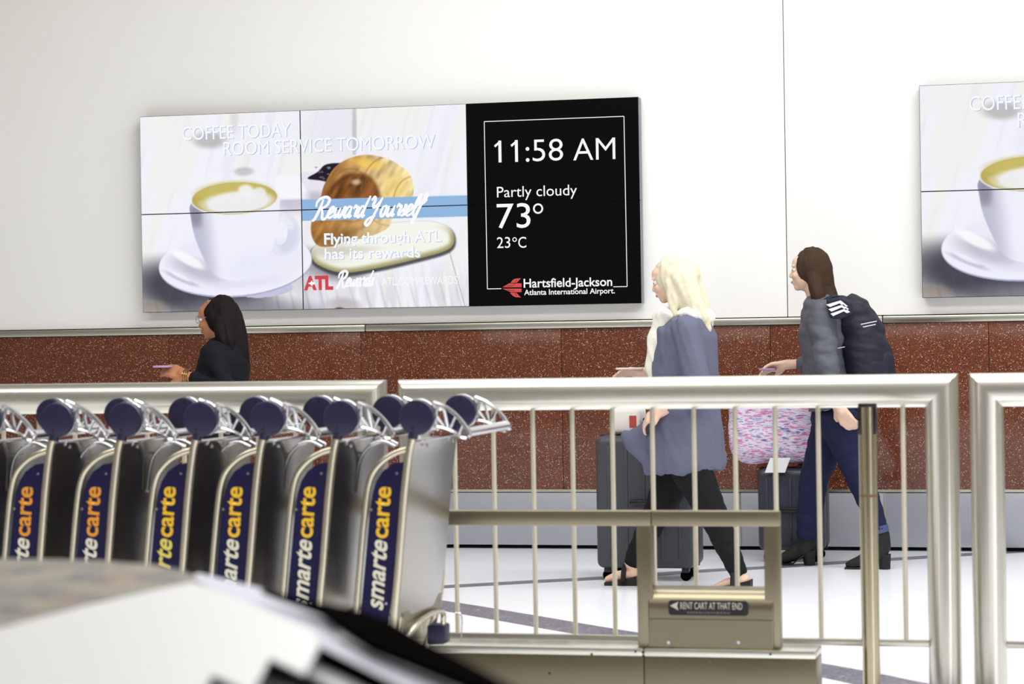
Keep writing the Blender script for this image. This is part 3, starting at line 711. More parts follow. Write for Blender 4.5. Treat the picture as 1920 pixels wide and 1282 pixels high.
cl = ['rightmost luggage cart of the nested row, grey back sheet fully exposed', 'second luggage cart from the right end of the nested row', 'third luggage cart from the right end of the nested row',
      'fourth luggage cart from the right, its smart lettering all pale yellow' , 'fifth luggage cart from the right with pale orange lettering above the granite top', 'sixth luggage cart from the right with orange lettering, leftmost readable sign',
      'seventh luggage cart from the right, only its chrome grip arm at the left edge']
cl[3] = 'fourth luggage cart from the right, all its lettering yellow'
carts = [cart]; cart['label'] = cl[0]; cart['group'] = 'navy and steel luggage carts nested in a row'
for i in range(1, 7):
    c = copy_tree(cart); c.location.x += nx[i]-nx[0]; c['label'] = cl[i]; carts.append(c)
set_mat(carts[3], 'cream_lettering', PYEL); set_mat(carts[5], 'yellow_lettering', ORG); set_mat(carts[4], 'yellow_lettering', ORG)

# ------------------------------------------------------------------ foreground baggage carousel
cb = thing('baggage_carousel', (onZ(300, 1250, .9).x, onZ(300, 1250, .9).y, 0), 'out of focus carousel island with granite top, white hood and black edged plates', 'carousel')
def slab(name, pix, Zt, t, mats, parent=cb, bev=.003, front=()):
    pts = [onZ(x, y, Zt) for x, y in pix]
    bm = bmesh.new(); f1, f2 = prism(bm, pts, (0, 0, -t)); bmesh.ops.recalc_face_normals(bm, faces=bm.faces)
    fk = [onZ(x, y, Zt) for x, y in front]
    isf = lambda v: any((Vector((v.co.x, v.co.y, 0))-Vector((q.x, q.y, 0))).length < 1e-5 for q in fk)
    for f in bm.faces: f.material_index = (len(mats)-1) if (f.normal.z < .5 and all(isf(v) for v in f.verts)) else 0
    me = bpy.data.meshes.new(name); bm.to_mesh(me); bm.free(); o = link(name, me, None, parent, mats)
    if bev:
        m_ = o.modifiers.new('edge', 'BEVEL'); m_.width = bev; m_.segments = 2
    return o
slab('granite_top', [(-260, 1050), (0, 1046), (180, 1050), (290, 1058), (340, 1067), (364, 1078), (372, 1088), (360, 1106), (200, 1160), (0, 1215), (-260, 1300)], .900, .05, [TANG])
HOOD = mat('white_enamel_hood', (206, 207, 208), .42, .6, .5)
slab('hood_plate', [(-300, 1262), (0, 1177), (80, 1156), (160, 1135), (240, 1117), (300, 1104), (345, 1094), (362, 1091), (385, 1098), (480, 1136), (560, 1170), (585, 1181), (594, 1190), (594, 1200), (598, 1211), (583, 1244), (570, 1264), (506, 1234), (494, 1259), (472, 1300), (435, 1282), (398, 1265), (390, 1282), (340, 1400), (200, 1560), (-300, 1560)], .906, .003, [HOOD], bev=0)
L4 = [(600, 1140), (643, 1169), (693, 1204), (768, 1233), (893, 1284), (1130, 1400)]
L3 = [(639, 1194), (700, 1227), (831, 1282), (1080, 1400)]
LA = [(598, 1211), (700, 1261), (1000, 1410)]
LB = [(506, 1234), (608, 1282), (880, 1420)]
LC = [(398, 1265), (435, 1282), (730, 1430)]
slab('black_plate', [(488, 1100), (560, 1120), (685, 1144), (731, 1160), (797, 1198), (956, 1280), (1230, 1420)] + L4[::-1], .914, .010, [RUBBER])
slab('steel_plate', [(640, 1160), (650, 1166), (700, 1200), (780, 1232), (905, 1284), (1110, 1385)] + L3[::-1] + [(634, 1184)], .903, .004, [WHITEM, RUBBER], front=L3)
slab('steel_plate', [(355, 1080), (371, 1073), (500, 1104), (600, 1142), (628, 1158), (640, 1176), (648, 1192), (710, 1225), (840, 1280), (1070, 1390)] + LA[::-1] + [(560, 1190)], .897, .020, [LAV, RUBBER], front=LA)
slab('steel_plate', [(560, 1190), (620, 1218), (720, 1266), (1000, 1400)] + LB[::-1] + [(480, 1215)], .877, .014, [WHITEM, RUBBER], front=LB)
slab('steel_plate', [(470, 1215), (530, 1235), (640, 1288), (880, 1405)] + LC[::-1] + [(380, 1240)], .863, .014, [WHITEM, RUBBER], front=LC)
slab('steel_plate', [(370, 1240), (440, 1270), (760, 1425), (560, 1520), (300, 1330)], .849, .012, [WHITEM, RUBBER])
bpix = [(-240, 1075), (0, 1066), (300, 1078), (450, 1112), (660, 1180), (900, 1320), (860, 1395), (560, 1500), (-260, 1540)]
bp = [onZ(x, y, .84) for x, y in bpix]
bm = bmesh.new(); prism(bm, bp, (0, 0, -.78)); frombm('body_cabinet', bm, RUBBER, cb, False)
cx_ = sum((p for p in bp), Vector())/len(bp); bm = bmesh.new(); prism(bm, [cx_+(p-cx_)*.93-Z*.78 for p in bp], (0, 0, -.06)); frombm('plinth', bm, STEELF, cb, False)

# ------------------------------------------------------------------ people
SKIN = mat('skin_light', (220, 184, 162), .5, 0, .4, 30, .06); SKINM = mat('skin_medium', (176, 118, 84), .5, 0, .4, 30, .06)
BLOND = mat('blond_hair', (212, 204, 180), .75, 0, .15, 60, .15); BROWN = mat('brown_hair', (62, 46, 34), .75, 0, .15, 60, .25); BLKH = mat('black_hair', (26, 19, 20), .75, 0, .15, 60, .3)
TUNIC = mat('blue_grey_cloth', (96, 98, 118), .85, 0, .2, 14, .10, .5, 120); CREAM = mat('cream_knit', (224, 221, 210), .9, 0, .2, 30, .06, .6, 150)
BPANT = mat('black_trousers', (20, 19, 22), .8, 0, .2, 20, .2, .3, 150); JEAN = mat('navy_denim', (30, 33, 62), .85, 0, .2, 30, .25, .5, 300); JEANL = mat('light_denim_cuff', (66, 74, 112), .85)
JACK = mat('grey_jacket', (84, 86, 94), .6, 0, .3, 9, .25, .5, 60); BTOP = mat('black_knit_top', (20, 20, 26), .85, 0, .2, 20, .2)
LEAT = mat('black_suede', (16, 15, 16), .75); LIPS = mat('lips', (170, 90, 84), .4); EYEW = mat('eye_white', (235, 232, 228), .2); EYED = mat('eye_dark', (40, 30, 26), .2)
GOLD = mat('gold_metal', (206, 170, 96), .25, 1)
def sphere(bm, c, ax, rot=0, seg=14):
    r = bmesh.ops.create_uvsphere(bm, u_segments=seg*2, v_segments=seg, radius=1)
    m_ = Matrix.Translation(Vector(c)) @ Matrix.Rotation(rot, 4, 'Y') @ Matrix.Diagonal((*ax, 1)); bmesh.ops.transform(bm, matrix=m_, verts=r['verts'])
def limb(bm, pts, rad, k=None, seg=18):
    """tapering limb: cones between joints, spheres on them"""
    P = [Vector(p) for p in pts]
    tube(bm, P, list(rad), seg, True, k)
    for i, (p, r) in enumerate(zip(P, rad)):
        if k is None: sphere(bm, p, (r, r, r), 0, 8)
def remesh(name, bm, vox, m, parent=None, sm=2, disp=None, kindmat=None):
    me = bpy.data.meshes.new(name); bmesh.ops.recalc_face_normals(bm, faces=bm.faces); bm.to_mesh(me); bm.free()
    o = bpy.data.objects.new('tmp', me); COL.objects.link(o)
    r = o.modifiers.new('r', 'REMESH'); r.mode = 'VOXEL'; r.voxel_size = vox; r.adaptivity = 0; r.use_smooth_shade = True
    if sm: s = o.modifiers.new('s', 'SMOOTH'); s.factor = .5; s.iterations = sm
    bpy.context.view_layer.update(); dg = bpy.context.evaluated_depsgraph_get()
    me2 = bpy.data.meshes.new_from_object(o.evaluated_get(dg)); bpy.data.objects.remove(o); bpy.data.meshes.remove(me); me2.name = name; me2.materials.clear()
    if disp:
        for v in me2.vertices: v.co = v.co + v.normal*disp(v.co)
    for p in me2.polygons: p.use_smooth = True
    return link(name, me2, m, parent)
def folds(sx, sy, sz, amp, sk=0):
    def f(c):
        q = Vector((c.x*sx+c.z*sk, c.y*sy, c.z*sz+c.x*sk*.4)); return amp*(noise.noise(q)+.5*noise.noise(q*2.3))
    return f
def hand(bm, wrist, d, nrm, curl=.5, thumb=1, s=1.0):
    """palm, four fingers and a thumb; d points along the hand, nrm out of the back of the hand"""
    d = Vector(d).normalized(); nrm = Vector(nrm); nrm = (nrm-d*nrm.dot(d)).normalized(); sd = d.cross(nrm)*thumb; w = Vector(wrist)
    kn = w+d*.085*s
    limb(bm, [w, w+d*.03*s], [.026*s, .027*s], None, 12)
    for k in range(4):
        o = sd*(.030-.020*k)*s; limb(bm, [w+o*.6+d*.01*s, kn+o], [.014*s, .0115*s], None, 10)
        ln = (.036, .042, .039, .029)[k]*s; p = kn+o; dd = d.copy(); pts = [p]
        for j, f in enumerate((1, .75, .6)):
            ang = curl*(.7+.25*j); dd = (dd*math.cos(ang)-nrm*math.sin(ang)*1.0).normalized(); nn = (nrm*math.cos(ang)+dd*0).normalized()
            p = p+dd*ln*f; pts.append(p)
        limb(bm, pts, [.0095*s, .0088*s, .0082*s, .007*s], None, 10)
    t0 = w+d*.022*s+sd*.020*s; t1 = t0+(d*.6+sd*.75-nrm*.3).normalized()*.038*s; t2 = t1+(d*.9+sd*.15-nrm*.5*curl).normalized()*.030*s
    limb(bm, [t0, t1, t2], [.014*s, .0105*s, .0085*s], None, 10)
def head(bm, c, tilt, s=1.0, skin=None, parent=None):
    """profile facing -X; tilt leans it forward"""
    R_ = Matrix.Rotation(-tilt, 3, 'Y'); c = Vector(c); P = lambda x, y, z: c+R_ @ Vector((x*s, y*s, z*s))
    sphere(bm, P(.012, 0, .022), (.094*s, .074*s, .090*s), -tilt); sphere(bm, P(-.024, 0, -.030), (.066*s, .060*s, .080*s), -tilt)
    sphere(bm, P(-.064, 0, -.084), (.024*s, .026*s, .022*s), -tilt); sphere(bm, P(-.040, 0, .040), (.050*s, .060*s, .048*s), -tilt)
    limb(bm, [P(-.082, 0, .018), P(-.092, 0, -.006), P(-.102, 0, -.024)], [.008*s, .009*s, .0105*s], None, 10)
    for y in (-1, 1):
        sphere(bm, P(-.094, y*.011, -.028), (.008*s, .008*s, .007*s)); sphere(bm, P(-.068, y*.036, -.022), (.022*s, .020*s, .020*s)); sphere(bm, P(.012, y*.073, -.008), (.020*s, .009*s, .032*s), -.2-tilt)
        sphere(bm, P(-.080, y*.032, .028), (.010*s, .022*s, .008*s))
    sphere(bm, P(-.089, 0, -.052), (.011*s, .022*s, .0065*s)); sphere(bm, P(-.086, 0, -.063), (.011*s, .019*s, .007*s))
    return P
def face_parts(P, par, s=1.0, lipm=None):
    for y in (-1, 1):
        bm = bmesh.new(); sphere(bm, P(-.0745, y*.032, .010), (.0115*s,)*3, 0, 8); e = frombm('eye', bm, EYEW, par)
        bm = bmesh.new(); sphere(bm, P(-.0835, y*.033, .008), (.0045*s, .0055*s, .0055*s), 0, 6); frombm('iris', bm, EYED, e)
    bm = bmesh.new(); sphere(bm, P(-.0935, 0, -.0575), (.008*s, .018*s, .0075*s), 0, 8); frombm('lips', bm, lipm or LIPS, par)
def body_bm(T, J, hs=1.0):
    """J: joints in world space"""
    bm = bmesh.new()
    P = head(bm, J['head'], J.get('tilt', .1), hs)
    limb(bm, [J['neck1'], J['neck0']], [.052, .058], None, 16)
    # torso: stacked oval sections
    tube(bm, [J['neck0']+Z*.01, J['chest']+Z*.14, J['chest'], J['waist'], J['hip']+Z*.03, J['hip']-Z*.10], [.05, .085, .105, .092, .110, .085], 22, True, [1.2, 1.75, 1.35, 1.30, 1.42, 1.5])
    for s in ('L', 'R'):
        a = J['arm'+s]; limb(bm, a, [.050, .040, .030, .026][:len(a)] if len(a) == 4 else [.050, .038, .026], None, 14)
        l = J['leg'+s]; limb(bm, l, [.088, .058, .042, .036][:len(l)] if len(l) == 4 else [.088, .055, .036], None, 16)
        limb(bm, [a[0], J['chest']+Z*.12], [.052, .07], None, 12)
    return bm, P

# ---- woman in the blue grey tunic
YG = depthY(1262, 11.5); G = lambda x, y, d=0: onY(x, y, YG)+Vector((0, d, 0)); Ge = lambda x, y, d=0: onY(x, y, YG+d)
t = thing('person', (G(1280, 900).x, YG, 0), 'blond woman walking left in blue-grey tunic, cream scarf and black trousers', 'person')
J = dict(head=G(1258, 524), tilt=.30, neck1=G(1270, 545), neck0=G(1286, 592), chest=G(1284, 655), waist=G(1282, 740), hip=G(1280, 810),
         armL=[G(1298, 618, -.17), Ge(1310, 728, -.22), Ge(1243, 770, -.18)], armR=[G(1290, 616, .17), Ge(1284, 715, .20), Ge(1215, 699, .16)],
         legL=[G(1288, 850, -.09), G(1340, 955, -.09), G(1390, 1072, -.08)], legR=[G(1272, 850, .09), G(1228, 960, .10), G(1176, 1062, .10)])
bm, P = body_bm(t, J, .93)
hand(bm, J['armL'][-1], Ge(1215, 783, -.16)-J['armL'][-1], Vector((-.2, -.6, .8)), .75, -1)
hand(bm, J['armR'][-1], Ge(1190, 697, .16)-J['armR'][-1], Vector((-.1, .4, .8)), .35, 1)
limb(bm, [G(1390, 1072, -.08), G(1398, 1084, -.08), G(1366, 1092, -.08), G(1348, 1098, -.08)], [.034, .034, .026, .018]); limb(bm, [G(1176, 1062, .10), G(1180, 1080, .10), G(1150, 1084, .10), G(1132, 1090, .10)], [.034, .034, .026, .018])
bd_ = remesh('body', bm, .0068, SKIN, t, 1); face_parts(P, bd_, .93)
bm = bmesh.new()
tube(bm, [G(1290, 584), G(1290, 600), G(1288, 625), G(1284, 665), G(1284, 720), G(1286, 770), G(1284, 820), G(1282, 858), G(1284, 884)], [.06, .105, .145, .160, .160, .165, .185, .200, .195], 30, True, [1.2, 1.5, 1.4, 1.25, 1.2, 1.15, 1.05, 1.0, .98])
limb(bm, [G(1298, 618, -.17), Ge(1312, 730, -.22), Ge(1268, 760, -.20)], [.074, .066, .052]); limb(bm, [G(1290, 616, .17), Ge(1284, 717, .20), Ge(1240, 706, .18)], [.074, .060, .046])
tube(bm, [G(1250, 800, -.05), G(1215, 822, -.08), G(1186, 822, -.08), G(1172, 812, -.08)], [.085, .072, .045, .018], 18, True, .5)
tube(bm, [G(1240, 850, -.02), G(1212, 842, -.06), G(1186, 828, -.07)], [.07, .06, .03], 18, True, .7)
remesh('tunic', bm, .0105, TUNIC, t, 3, folds(16, 9, 3, .016, 5))
bm = bmesh.new(); limb(bm, J['legL'][:2]+[J['legL'][2]-(J['legL'][2]-J['legL'][1])*.05], [.105, .072, .046]); limb(bm, J['legR'][:2]+[J['legR'][2]-(J['legR'][2]-J['legR'][1])*.08], [.105, .072, .046]); sphere(bm, J['hip']-Z*.05, (.13, .165, .12))
remesh('trousers', bm, .0105, BPANT, t, 2, folds(10, 10, 26, .005))
bm = bmesh.new()
for p, r in ((G(1262, 590, -.07), .05), (G(1300, 590, -.08), .052), (G(1318, 592, 0), .05), (G(1262, 592, .07), .05), (G(1244, 600, 0), .045), (G(1300, 588, .08), .05)): sphere(bm, p, (r*1.25, r*1.2, r*.75), .25)
tube(bm, [G(1250, 596, -.06), G(1238, 640, -.075), G(1232, 690, -.08), G(1236, 712, -.08)], [.055, .048, .04, .03], 18, True, .9)
tube(bm, [G(1250, 596, .06), G(1236, 640, .06), G(1228, 690, .06), G(1232, 705, .06)], [.055, .05, .045, .03], 18, True, .9)
remesh('scarf', bm, .0105, CREAM, t, 3, folds(30, 20, 10, .010, 8))
bm = bmesh.new(); sphere(bm, G(1270, 516), (.108, .094, .108), 0)
limb(bm, [G(1282, 525, -.05), G(1298, 565, -.06), G(1316, 598, -.06), G(1330, 618, -.05)], [.068, .060, .046, .022]); limb(bm, [G(1284, 525, .04), G(1302, 570, .04), G(1322, 606, .03)], [.07, .062, .035])
limb(bm, [G(1262, 530, -.072), G(1268, 560, -.09), G(1272, 590, -.11)], [.030, .030, .018]); limb(bm, [G(1262, 530, .072), G(1266, 560, .09)], [.030, .03])
remesh('hair', bm, .0095, BLOND, t, 2, folds(45, 45, 7, .008, 14))
bm = bmesh.new()
for l in ((G(1414, 1091, -.08), G(1344, 1101, -.08)), (G(1196, 1090, .10), G(1128, 1100, .10))):
    h_, t_ = l; y0 = h_.y
    out = [(h_.x, 0), (h_.x, .052), (h_.x-.07, .034), (t_.x+.02, .018), (t_.x, .016), (t_.x, 0)]
    prism(bm, [(x, y0-.04, max(z, .001)) for x, z in out], (0, .08, 0))
    bmesh.ops.create_uvsphere(bm, u_segments=8, v_segments=6, radius=.001, matrix=Matrix.Translation((t_.x, y0, .01)))
    mx = h_*.45+t_*.55; tube(bm, [Vector((mx.x+.015, y0+.046*math.cos(a), .02+.062*math.sin(a))) for a in [math.pi*i/10 for i in range(11)]], .012, 8, True, 2.4)
frombm('sandal', bm, LEAT, t)
tg = t
# ---- her suitcase and bag
YC = YG+.42; C_ = lambda x, y, d=0: onY(x, y, YC)+Vector((0, d, 0))
def suitcase(x0, x1, y0, y1, Cf, dep, label, rgb, hx, htop):
    a, b = Cf(x0, y0), Cf(x1, y1); cxm = (a.x+b.x)/2
    th = thing('suitcase', (cxm, Cf(0, 0).y, 0), label, 'suitcase'); y = Cf(0, 0).y
    m_ = mat('suitcase_shell', rgb, .42, .0, .5, 20, .08); ztop = Cf(x0, y0).z; zb = .062
    bm = bmesh.new(); box(bm, a.x, b.x, y-dep/2, y+dep/2, zb, ztop, .035, 5); sh = frombm('shell', bm, m_, th)
    for i in range(5):
        xx = a.x+(b.x-a.x)*(.14+.18*i); boxo('rib', xx-.009, xx+.009, y-dep/2-.004, y+dep/2+.004, zb+.05, ztop-.05, m_, sh, .004)
    boxo('zip_band', a.x-.002, b.x+.002, y-.008, y+.008, zb+.004, ztop+.003, BLACK, th, .003)
    for q in (a.x+.05, b.x-.05):
        for s in (-1, 1):
            bm = bmesh.new(); disc(bm, (q, y+s*(dep/2-.05), .027), Y, .027, .022, 20, .004); w_ = frombm('wheel', bm, RUBBER, th)
            boxo('wheel_mount', q-.018, q+.018, y+s*(dep/2-.05)-.02, y+s*(dep/2-.05)+.02, .04, .075, BLACK, w_, .004)
    bm = bmesh.new(); hz = htop
    tube_pts = [Vector((hx+.0, y-.07, ztop-.02)), Vector((hx, y-.07, hz)), Vector((hx, y+.07, hz)), Vector((hx, y+.07, ztop-.02))]
    tube(bm, tube_pts[:2], .007, 10); tube(bm, tube_pts[2:], .007, 10); frombm('handle_tube', bm, CHROME, th); tubeo('grip', [tube_pts[1]-Y*.012, tube_pts[2]+Y*.012], .013, BLACK, th)
    boxo('side_handle', cxm-.07, cxm+.07, y-dep/2-.022, y-dep/2-.002, (zb+ztop)/2-.012, (zb+ztop)/2+.012, BLACK, th, .005)
    return th
suitcase(1126, 1312, 815, 1085, C_, .30, 'dark grey ribbed suitcase beside the blond woman in the tunic', (62, 63, 70), C_(1216, 800).x, C_(1216, 786).z)
tb = thing('carry_bag', (C_(1178, 800).x, YC, C_(1178, 815).z), 'small pale bag with red marks sitting on the dark grey suitcase', 'bag')
bm = bmesh.new(); a, b = C_(1150, 812), C_(1206, 764); box(bm, a.x, b.x, YC-.09, YC+.09, a.z+.002, b.z, .022, 3); frombm('bag_body', bm, mat('pale_bag_cloth', (228, 222, 216), .7, 0, .3, 25, .06), tb)
boxo('red_patch', a.x+.10, a.x+.135, YC-.0915, YC-.088, a.z+.03, a.z+.09, mat('red_patch', (176, 66, 60), .6), tb); 
bm = bmesh.new(); tube(bm, cr([Vector((a.x+.03, YC, b.z-.005)), Vector((a.x+.045, YC, b.z+.05)), Vector((b.x-.045, YC, b.z+.05)), Vector((b.x-.03, YC, b.z-.005))], 6), .006, 8); frombm('bag_handle', bm, CREAM, tb)
# item in her far hand
pb_ = Ge(1184, 694, .15); tp = thing('phone', pb_, 'pale phone in the far hand of the blond woman', 'phone'); bm = bmesh.new(); box(bm, pb_.x-.07, pb_.x+.06, pb_.y-.035, pb_.y+.035, pb_.z+.004, pb_.z+.013, .003); frombm('phone_body', bm, mat('pale_phone', (214, 206, 200), .3), tp)

# ---- woman with the backpack
YW = depthY(1560, 12.35); H = lambda x, y, d=0: onY(x, y, YW)+Vector((0, d, 0)); He = lambda x, y, d=0: onY(x, y, YW+d)
t = thing('person', (H(1570, 900).x, YW, 0), 'brown-haired woman walking left in grey jacket, navy jeans and black ankle boots', 'person')
J = dict(head=H(1517, 507), tilt=.05, neck1=H(1524, 530), neck0=H(1536, 562), chest=H(1545, 622), waist=H(1550, 702), hip=H(1568, 772),
         armL=[H(1546, 588, -.17), He(1556, 690, -.22), He(1570, 760, -.22)], armR=[H(1540, 590, .17), He(1540, 680, .20), He(1478, 683, .16)],
         legL=[H(1578, 790, -.09), H(1618, 900, -.08), H(1655, 1000, -.07)], legR=[H(1558, 795, .09), H(1520, 905, .10), H(1508, 1010, .10)])
bm, P = body_bm(t, J, .95)
hand(bm, J['armL'][-1], He(1590, 792, -.22)-J['armL'][-1], Vector((-.5, -.9, .3)), .85, 1, 1.05)
hand(bm, J['armR'][-1], He(1446, 688, .15)-J['armR'][-1], Vector((0, .5, .8)), .45, 1)
bd_ = remesh('body', bm, .0068, SKIN, t, 1); face_parts(P, bd_, .95)
bm = bmesh.new()
tube(bm, [H(1538, 552), H(1540, 566), H(1542, 590), H(1546, 630), H(1550, 690), H(1558, 740), H(1562, 765)], [.062, .09, .112, .128, .122, .125, .128], 28, True, [1.2, 1.7, 1.75, 1.45, 1.4, 1.4, 1.4])
limb(bm, [H(1548, 588, -.17), He(1552, 690, -.22), He(1564, 748, -.22)], [.074, .060, .048]); limb(bm, [H(1538, 590, .17), He(1538, 682, .20), He(1506, 684, .18)], [.074, .058, .046])
remesh('jacket', bm, .0105, JACK, t, 2, folds(10, 8, 18, .011, 3))
bm = bmesh.new(); limb(bm, J['legL'][:2]+[H(1651, 992, -.07)], [.105, .072, .046]); limb(bm, J['legR'][:2]+[H(1510, 1000, .10)], [.105, .074, .062]); sphere(bm, H(1568, 785), (.13, .165, .12))
jn = remesh('jeans', bm, .0105, JEAN, t, 2, folds(10, 10, 24, .006))
bm = bmesh.new(); tube(bm, [H(1649, 984, -.07), H(1652.5, 997, -.07)], [.049, .049], 20); frombm('cuff', bm, JEANL, jn)
bm = bmesh.new(); sphere(bm, H(1524, 500), (.094, .086, .104), 0)
limb(bm, [H(1532, 505, 0), H(1542, 545, 0), H(1556, 572, -.02), H(1566, 590, -.04)], [.082, .066, .055, .022]); limb(bm, [H(1530, 520, -.055), H(1538, 555, -.08), H(1545, 585, -.10)], [.04, .04, .018]); limb(bm, [H(1530, 520, .055), H(1538, 555, .08)], [.04, .035])
remesh('hair', bm, .0095, BROWN, t, 2, folds(45, 45, 7, .007, 10))
def boot(an, ln, parent):
    y0 = an.y; bm = bmesh.new(); x = an.x
    limb(bm, [Vector((x, y0, .175)), Vector((x+.008, y0, .115)), Vector((x-.01, y0, .085))], [.046, .044, .046]); tube(bm, [Vector((x+.025, y0, .088)), Vector((x-.05, y0, .066)), Vector((x-.11, y0, .036)), Vector((x-.155, y0, .024)), Vector((x-.18, y0, .02))], [.036, .042, .030, .022, .010], 16, True, [1, .95, 1.4, 1.6, 1.4])
    b_ = remesh('boot', bm, .0075, LEAT, parent, 2)
    bm = bmesh.new(); tube(bm, [Vector((x+.014, y0, .075)), Vector((x+.018, y0, .001))], [.036, .028], 16); frombm('heel', bm, LEAT, b_)
    bm = bmesh.new(); prism(bm, [(x-.182, y0-.03, .001), (x-.07, y0-.036, .001), (x+.0, y0-.03, .055), (x+.0, y0-.03, .062), (x-.07, y0-.036, .012), (x-.182, y0-.03, .010)], (0, .062, 0)); frombm('sole', bm, BLACK, b_)
boot(H(1654, 1010, -.07), 0, t); boot(H(1506, 1012, .10), 0, t)
# backpack
bp_ = thing('backpack', (H(1620, 740).x, YW, H(1620, 740).z), 'black backpack with white stripes worn by the brown-haired woman', 'backpack')
PACK = mat('navy_black_nylon', (28, 30, 44), .6, 0, .3, 12, .25, .4, 80)
bm = bmesh.new(); tube(bm, [H(1588, 556), H(1600, 574), H(1612, 615), H(1624, 660), H(1628, 705), H(1622, 735), H(1616, 745)], [.03, .075, .115, .128, .130, .105, .06], 28, True, [1.6, 1.7, 1.25, 1.2, 1.2, 1.25, 1.3])
pk = remesh('pack_body', bm, .0105, PACK, bp_, 3, folds(8, 8, 18, .012, 4))
bm = bmesh.new(); tube(bm, [H(1648, 640), H(1656, 670), H(1658, 705), H(1650, 728)], [.035, .055, .06, .04], 20, True, 1.9); remesh('front_pocket', bm, .0105, PACK, bp_, 2)
for s in (-1, 1):
    bm = bmesh.new(); pts = cr([H(1598, 566, s*.10), H(1570, 556, s*.13), H(1545, 572, s*.155), H(1530, 610, s*.16), H(1536, 660, s*.15), H(1572, 700, s*.145), H(1610, 715, s*.11)], 5); tube(bm, pts, .009, 12, True, 3.2); frombm('shoulder_strap', bm, PACK, bp_)
WST = mat('white_stripe_print', (214, 216, 226), .5)
sp0 = None
for i in range(3):
    bm = bmesh.new(); o = He(1549+3.5*i, 568+8.5*i, -.262); yy = YW-.235+.0
    pts = [He(1549+4*i, 571+8.5*i, -.262), He(1576+5*i, 563+7.5*i, -.262), He(1590+2*i, 574+5.5*i, -.262), He(1584+2*i, 575+6*i, -.262), He(1574+4*i, 568.5+7.5*i, -.262), He(1556+3*i, 575.5+8.5*i, -.262)]
    prism(bm, [Vector((p.x, YW-.262, p.z)) for p in pts], (0, .003, 0)); frombm('white_stripe', bm, WST, bp_, False)
bm = bmesh.new(); prism(bm, [Vector((p.x, YW-.259, p.z)) for p in (He(1548, 561, -.262), He(1574, 556, -.262), He(1596, 566, -.262), He(1600, 588, -.262), He(1576, 598, -.262), He(1556, 597, -.262))], (0, .05, 0)); pd_ = frombm('shoulder_pad', bm, PACK, bp_, False); md = pd_.modifiers.new('b', 'BEVEL'); md.width = .012; md.segments = 3
for a_, b_ in (((1614, 608), (1644, 602)), ((1618, 613), (1642, 608)), ((1560, 655), (1584, 650))):
    bm = bmesh.new(); a = He(*a_, -.18); b = He(*b_, -.18); tube(bm, [a, b], .0022, 6); frombm('white_piping', bm, WST, bp_)
# phone in the forward hand
pq = He(1437, 690, .13); tp = thing('phone', pq, 'phone with a purple case in the forward hand of the brown-haired woman', 'phone'); bm = bmesh.new(); box(bm, pq.x-.035, pq.x+.05, pq.y-.035, pq.y+.035, pq.z-.012, pq.z+.0, .003); frombm('phone_body', bm, mat('purple_case', (150, 120, 160), .4), tp)
# suitcase and duffel bag
YD = YW+.36; D_ = lambda x, y, d=0: onY(x, y, YD)+Vector((0, d, 0))
s2 = suitcase(1426, 1552, 876, 1045, D_, .28, 'small dark suitcase with white tag under the pink patterned bag', (48, 50, 62), D_(1500, 860).x, D_(1500, 876).z+.006)
bm = bmesh.new(); a, b = onY(1434, 886, YD-.17), onY(1482, 858, YD-.17); prism(bm, [a, Vector((b.x-.03, a.y, a.z)), Vector((b.x, a.y, b.z)), Vector((a.x+.03, a.y, b.z))], (0, .004, 0)); frombm('luggage_tag', bm, mat('white_tag', (236, 236, 240), .5), s2, False)
PINK = mat('pink_patterned_cloth', (200, 150, 190), .8)
nt = PINK.node_tree; b_ = nt.nodes['Principled BSDF']; tc = nt.nodes.new('ShaderNodeTexCoord'); mp = nt.nodes.new('ShaderNodeMapping'); mp.inputs['Scale'].default_value = (20, 20, 95)
n_ = nt.nodes.new('ShaderNodeTexNoise'); n_.inputs['Scale'].default_value = 1; n_.inputs['Detail'].default_value = 3; rp = nt.nodes.new('ShaderNodeValToRGB'); e = rp.color_ramp.elements
e[0].position = .30; e[0].color = (*lin((104, 92, 150)), 1); e[1].position = .70; e[1].color = (*lin((196, 84, 150)), 1)
for p_, c_ in ((.40, (176, 168, 206)), (.45, (222, 216, 232)), (.53, (226, 214, 232)), (.57, (208, 160, 200))): q = e.new(p_); q.color = (*lin(c_), 1)
nt.links.new(tc.outputs['Object'], mp.inputs['Vector']); nt.links.new(mp.outputs['Vector'], n_.inputs['Vector']); nt.links.new(n_.outputs['Fac'], rp.inputs['Fac']); nt.links.new(rp.outputs['Color'], b_.inputs['Base Color'])
db = thing('duffel_bag', (D_(1485, 870).x, YD, D_(1485, 872).z), 'pink and white patterned duffel bag on top of the small dark suitcase', 'bag')
bm = bmesh.new(); a, b = D_(1372, 872), D_(1600, 735); box(bm, a.x, b.x, YD-.14, YD+.14, D_(1485, 866).z, b.z, .075, 5); remesh('bag_body', bm, .01, PINK, db, 3, folds(8, 8, 8, .014))
for s in (-1, 1):
    xm = (a.x+b.x)/2; bm = bmesh.new(); tube(bm, cr([Vector((xm-.14, YD+s*.13, b.z-.08)), Vector((xm-.12, YD+s*.10, b.z+.02)), Vector((xm, YD+s*.04, b.z+.055)), Vector((xm+.12, YD+s*.10, b.z+.02)), Vector((xm+.14, YD+s*.13, b.z-.08))], 6), .009, 10, True, 1.8); frombm('bag_handle', bm, PINK, db)

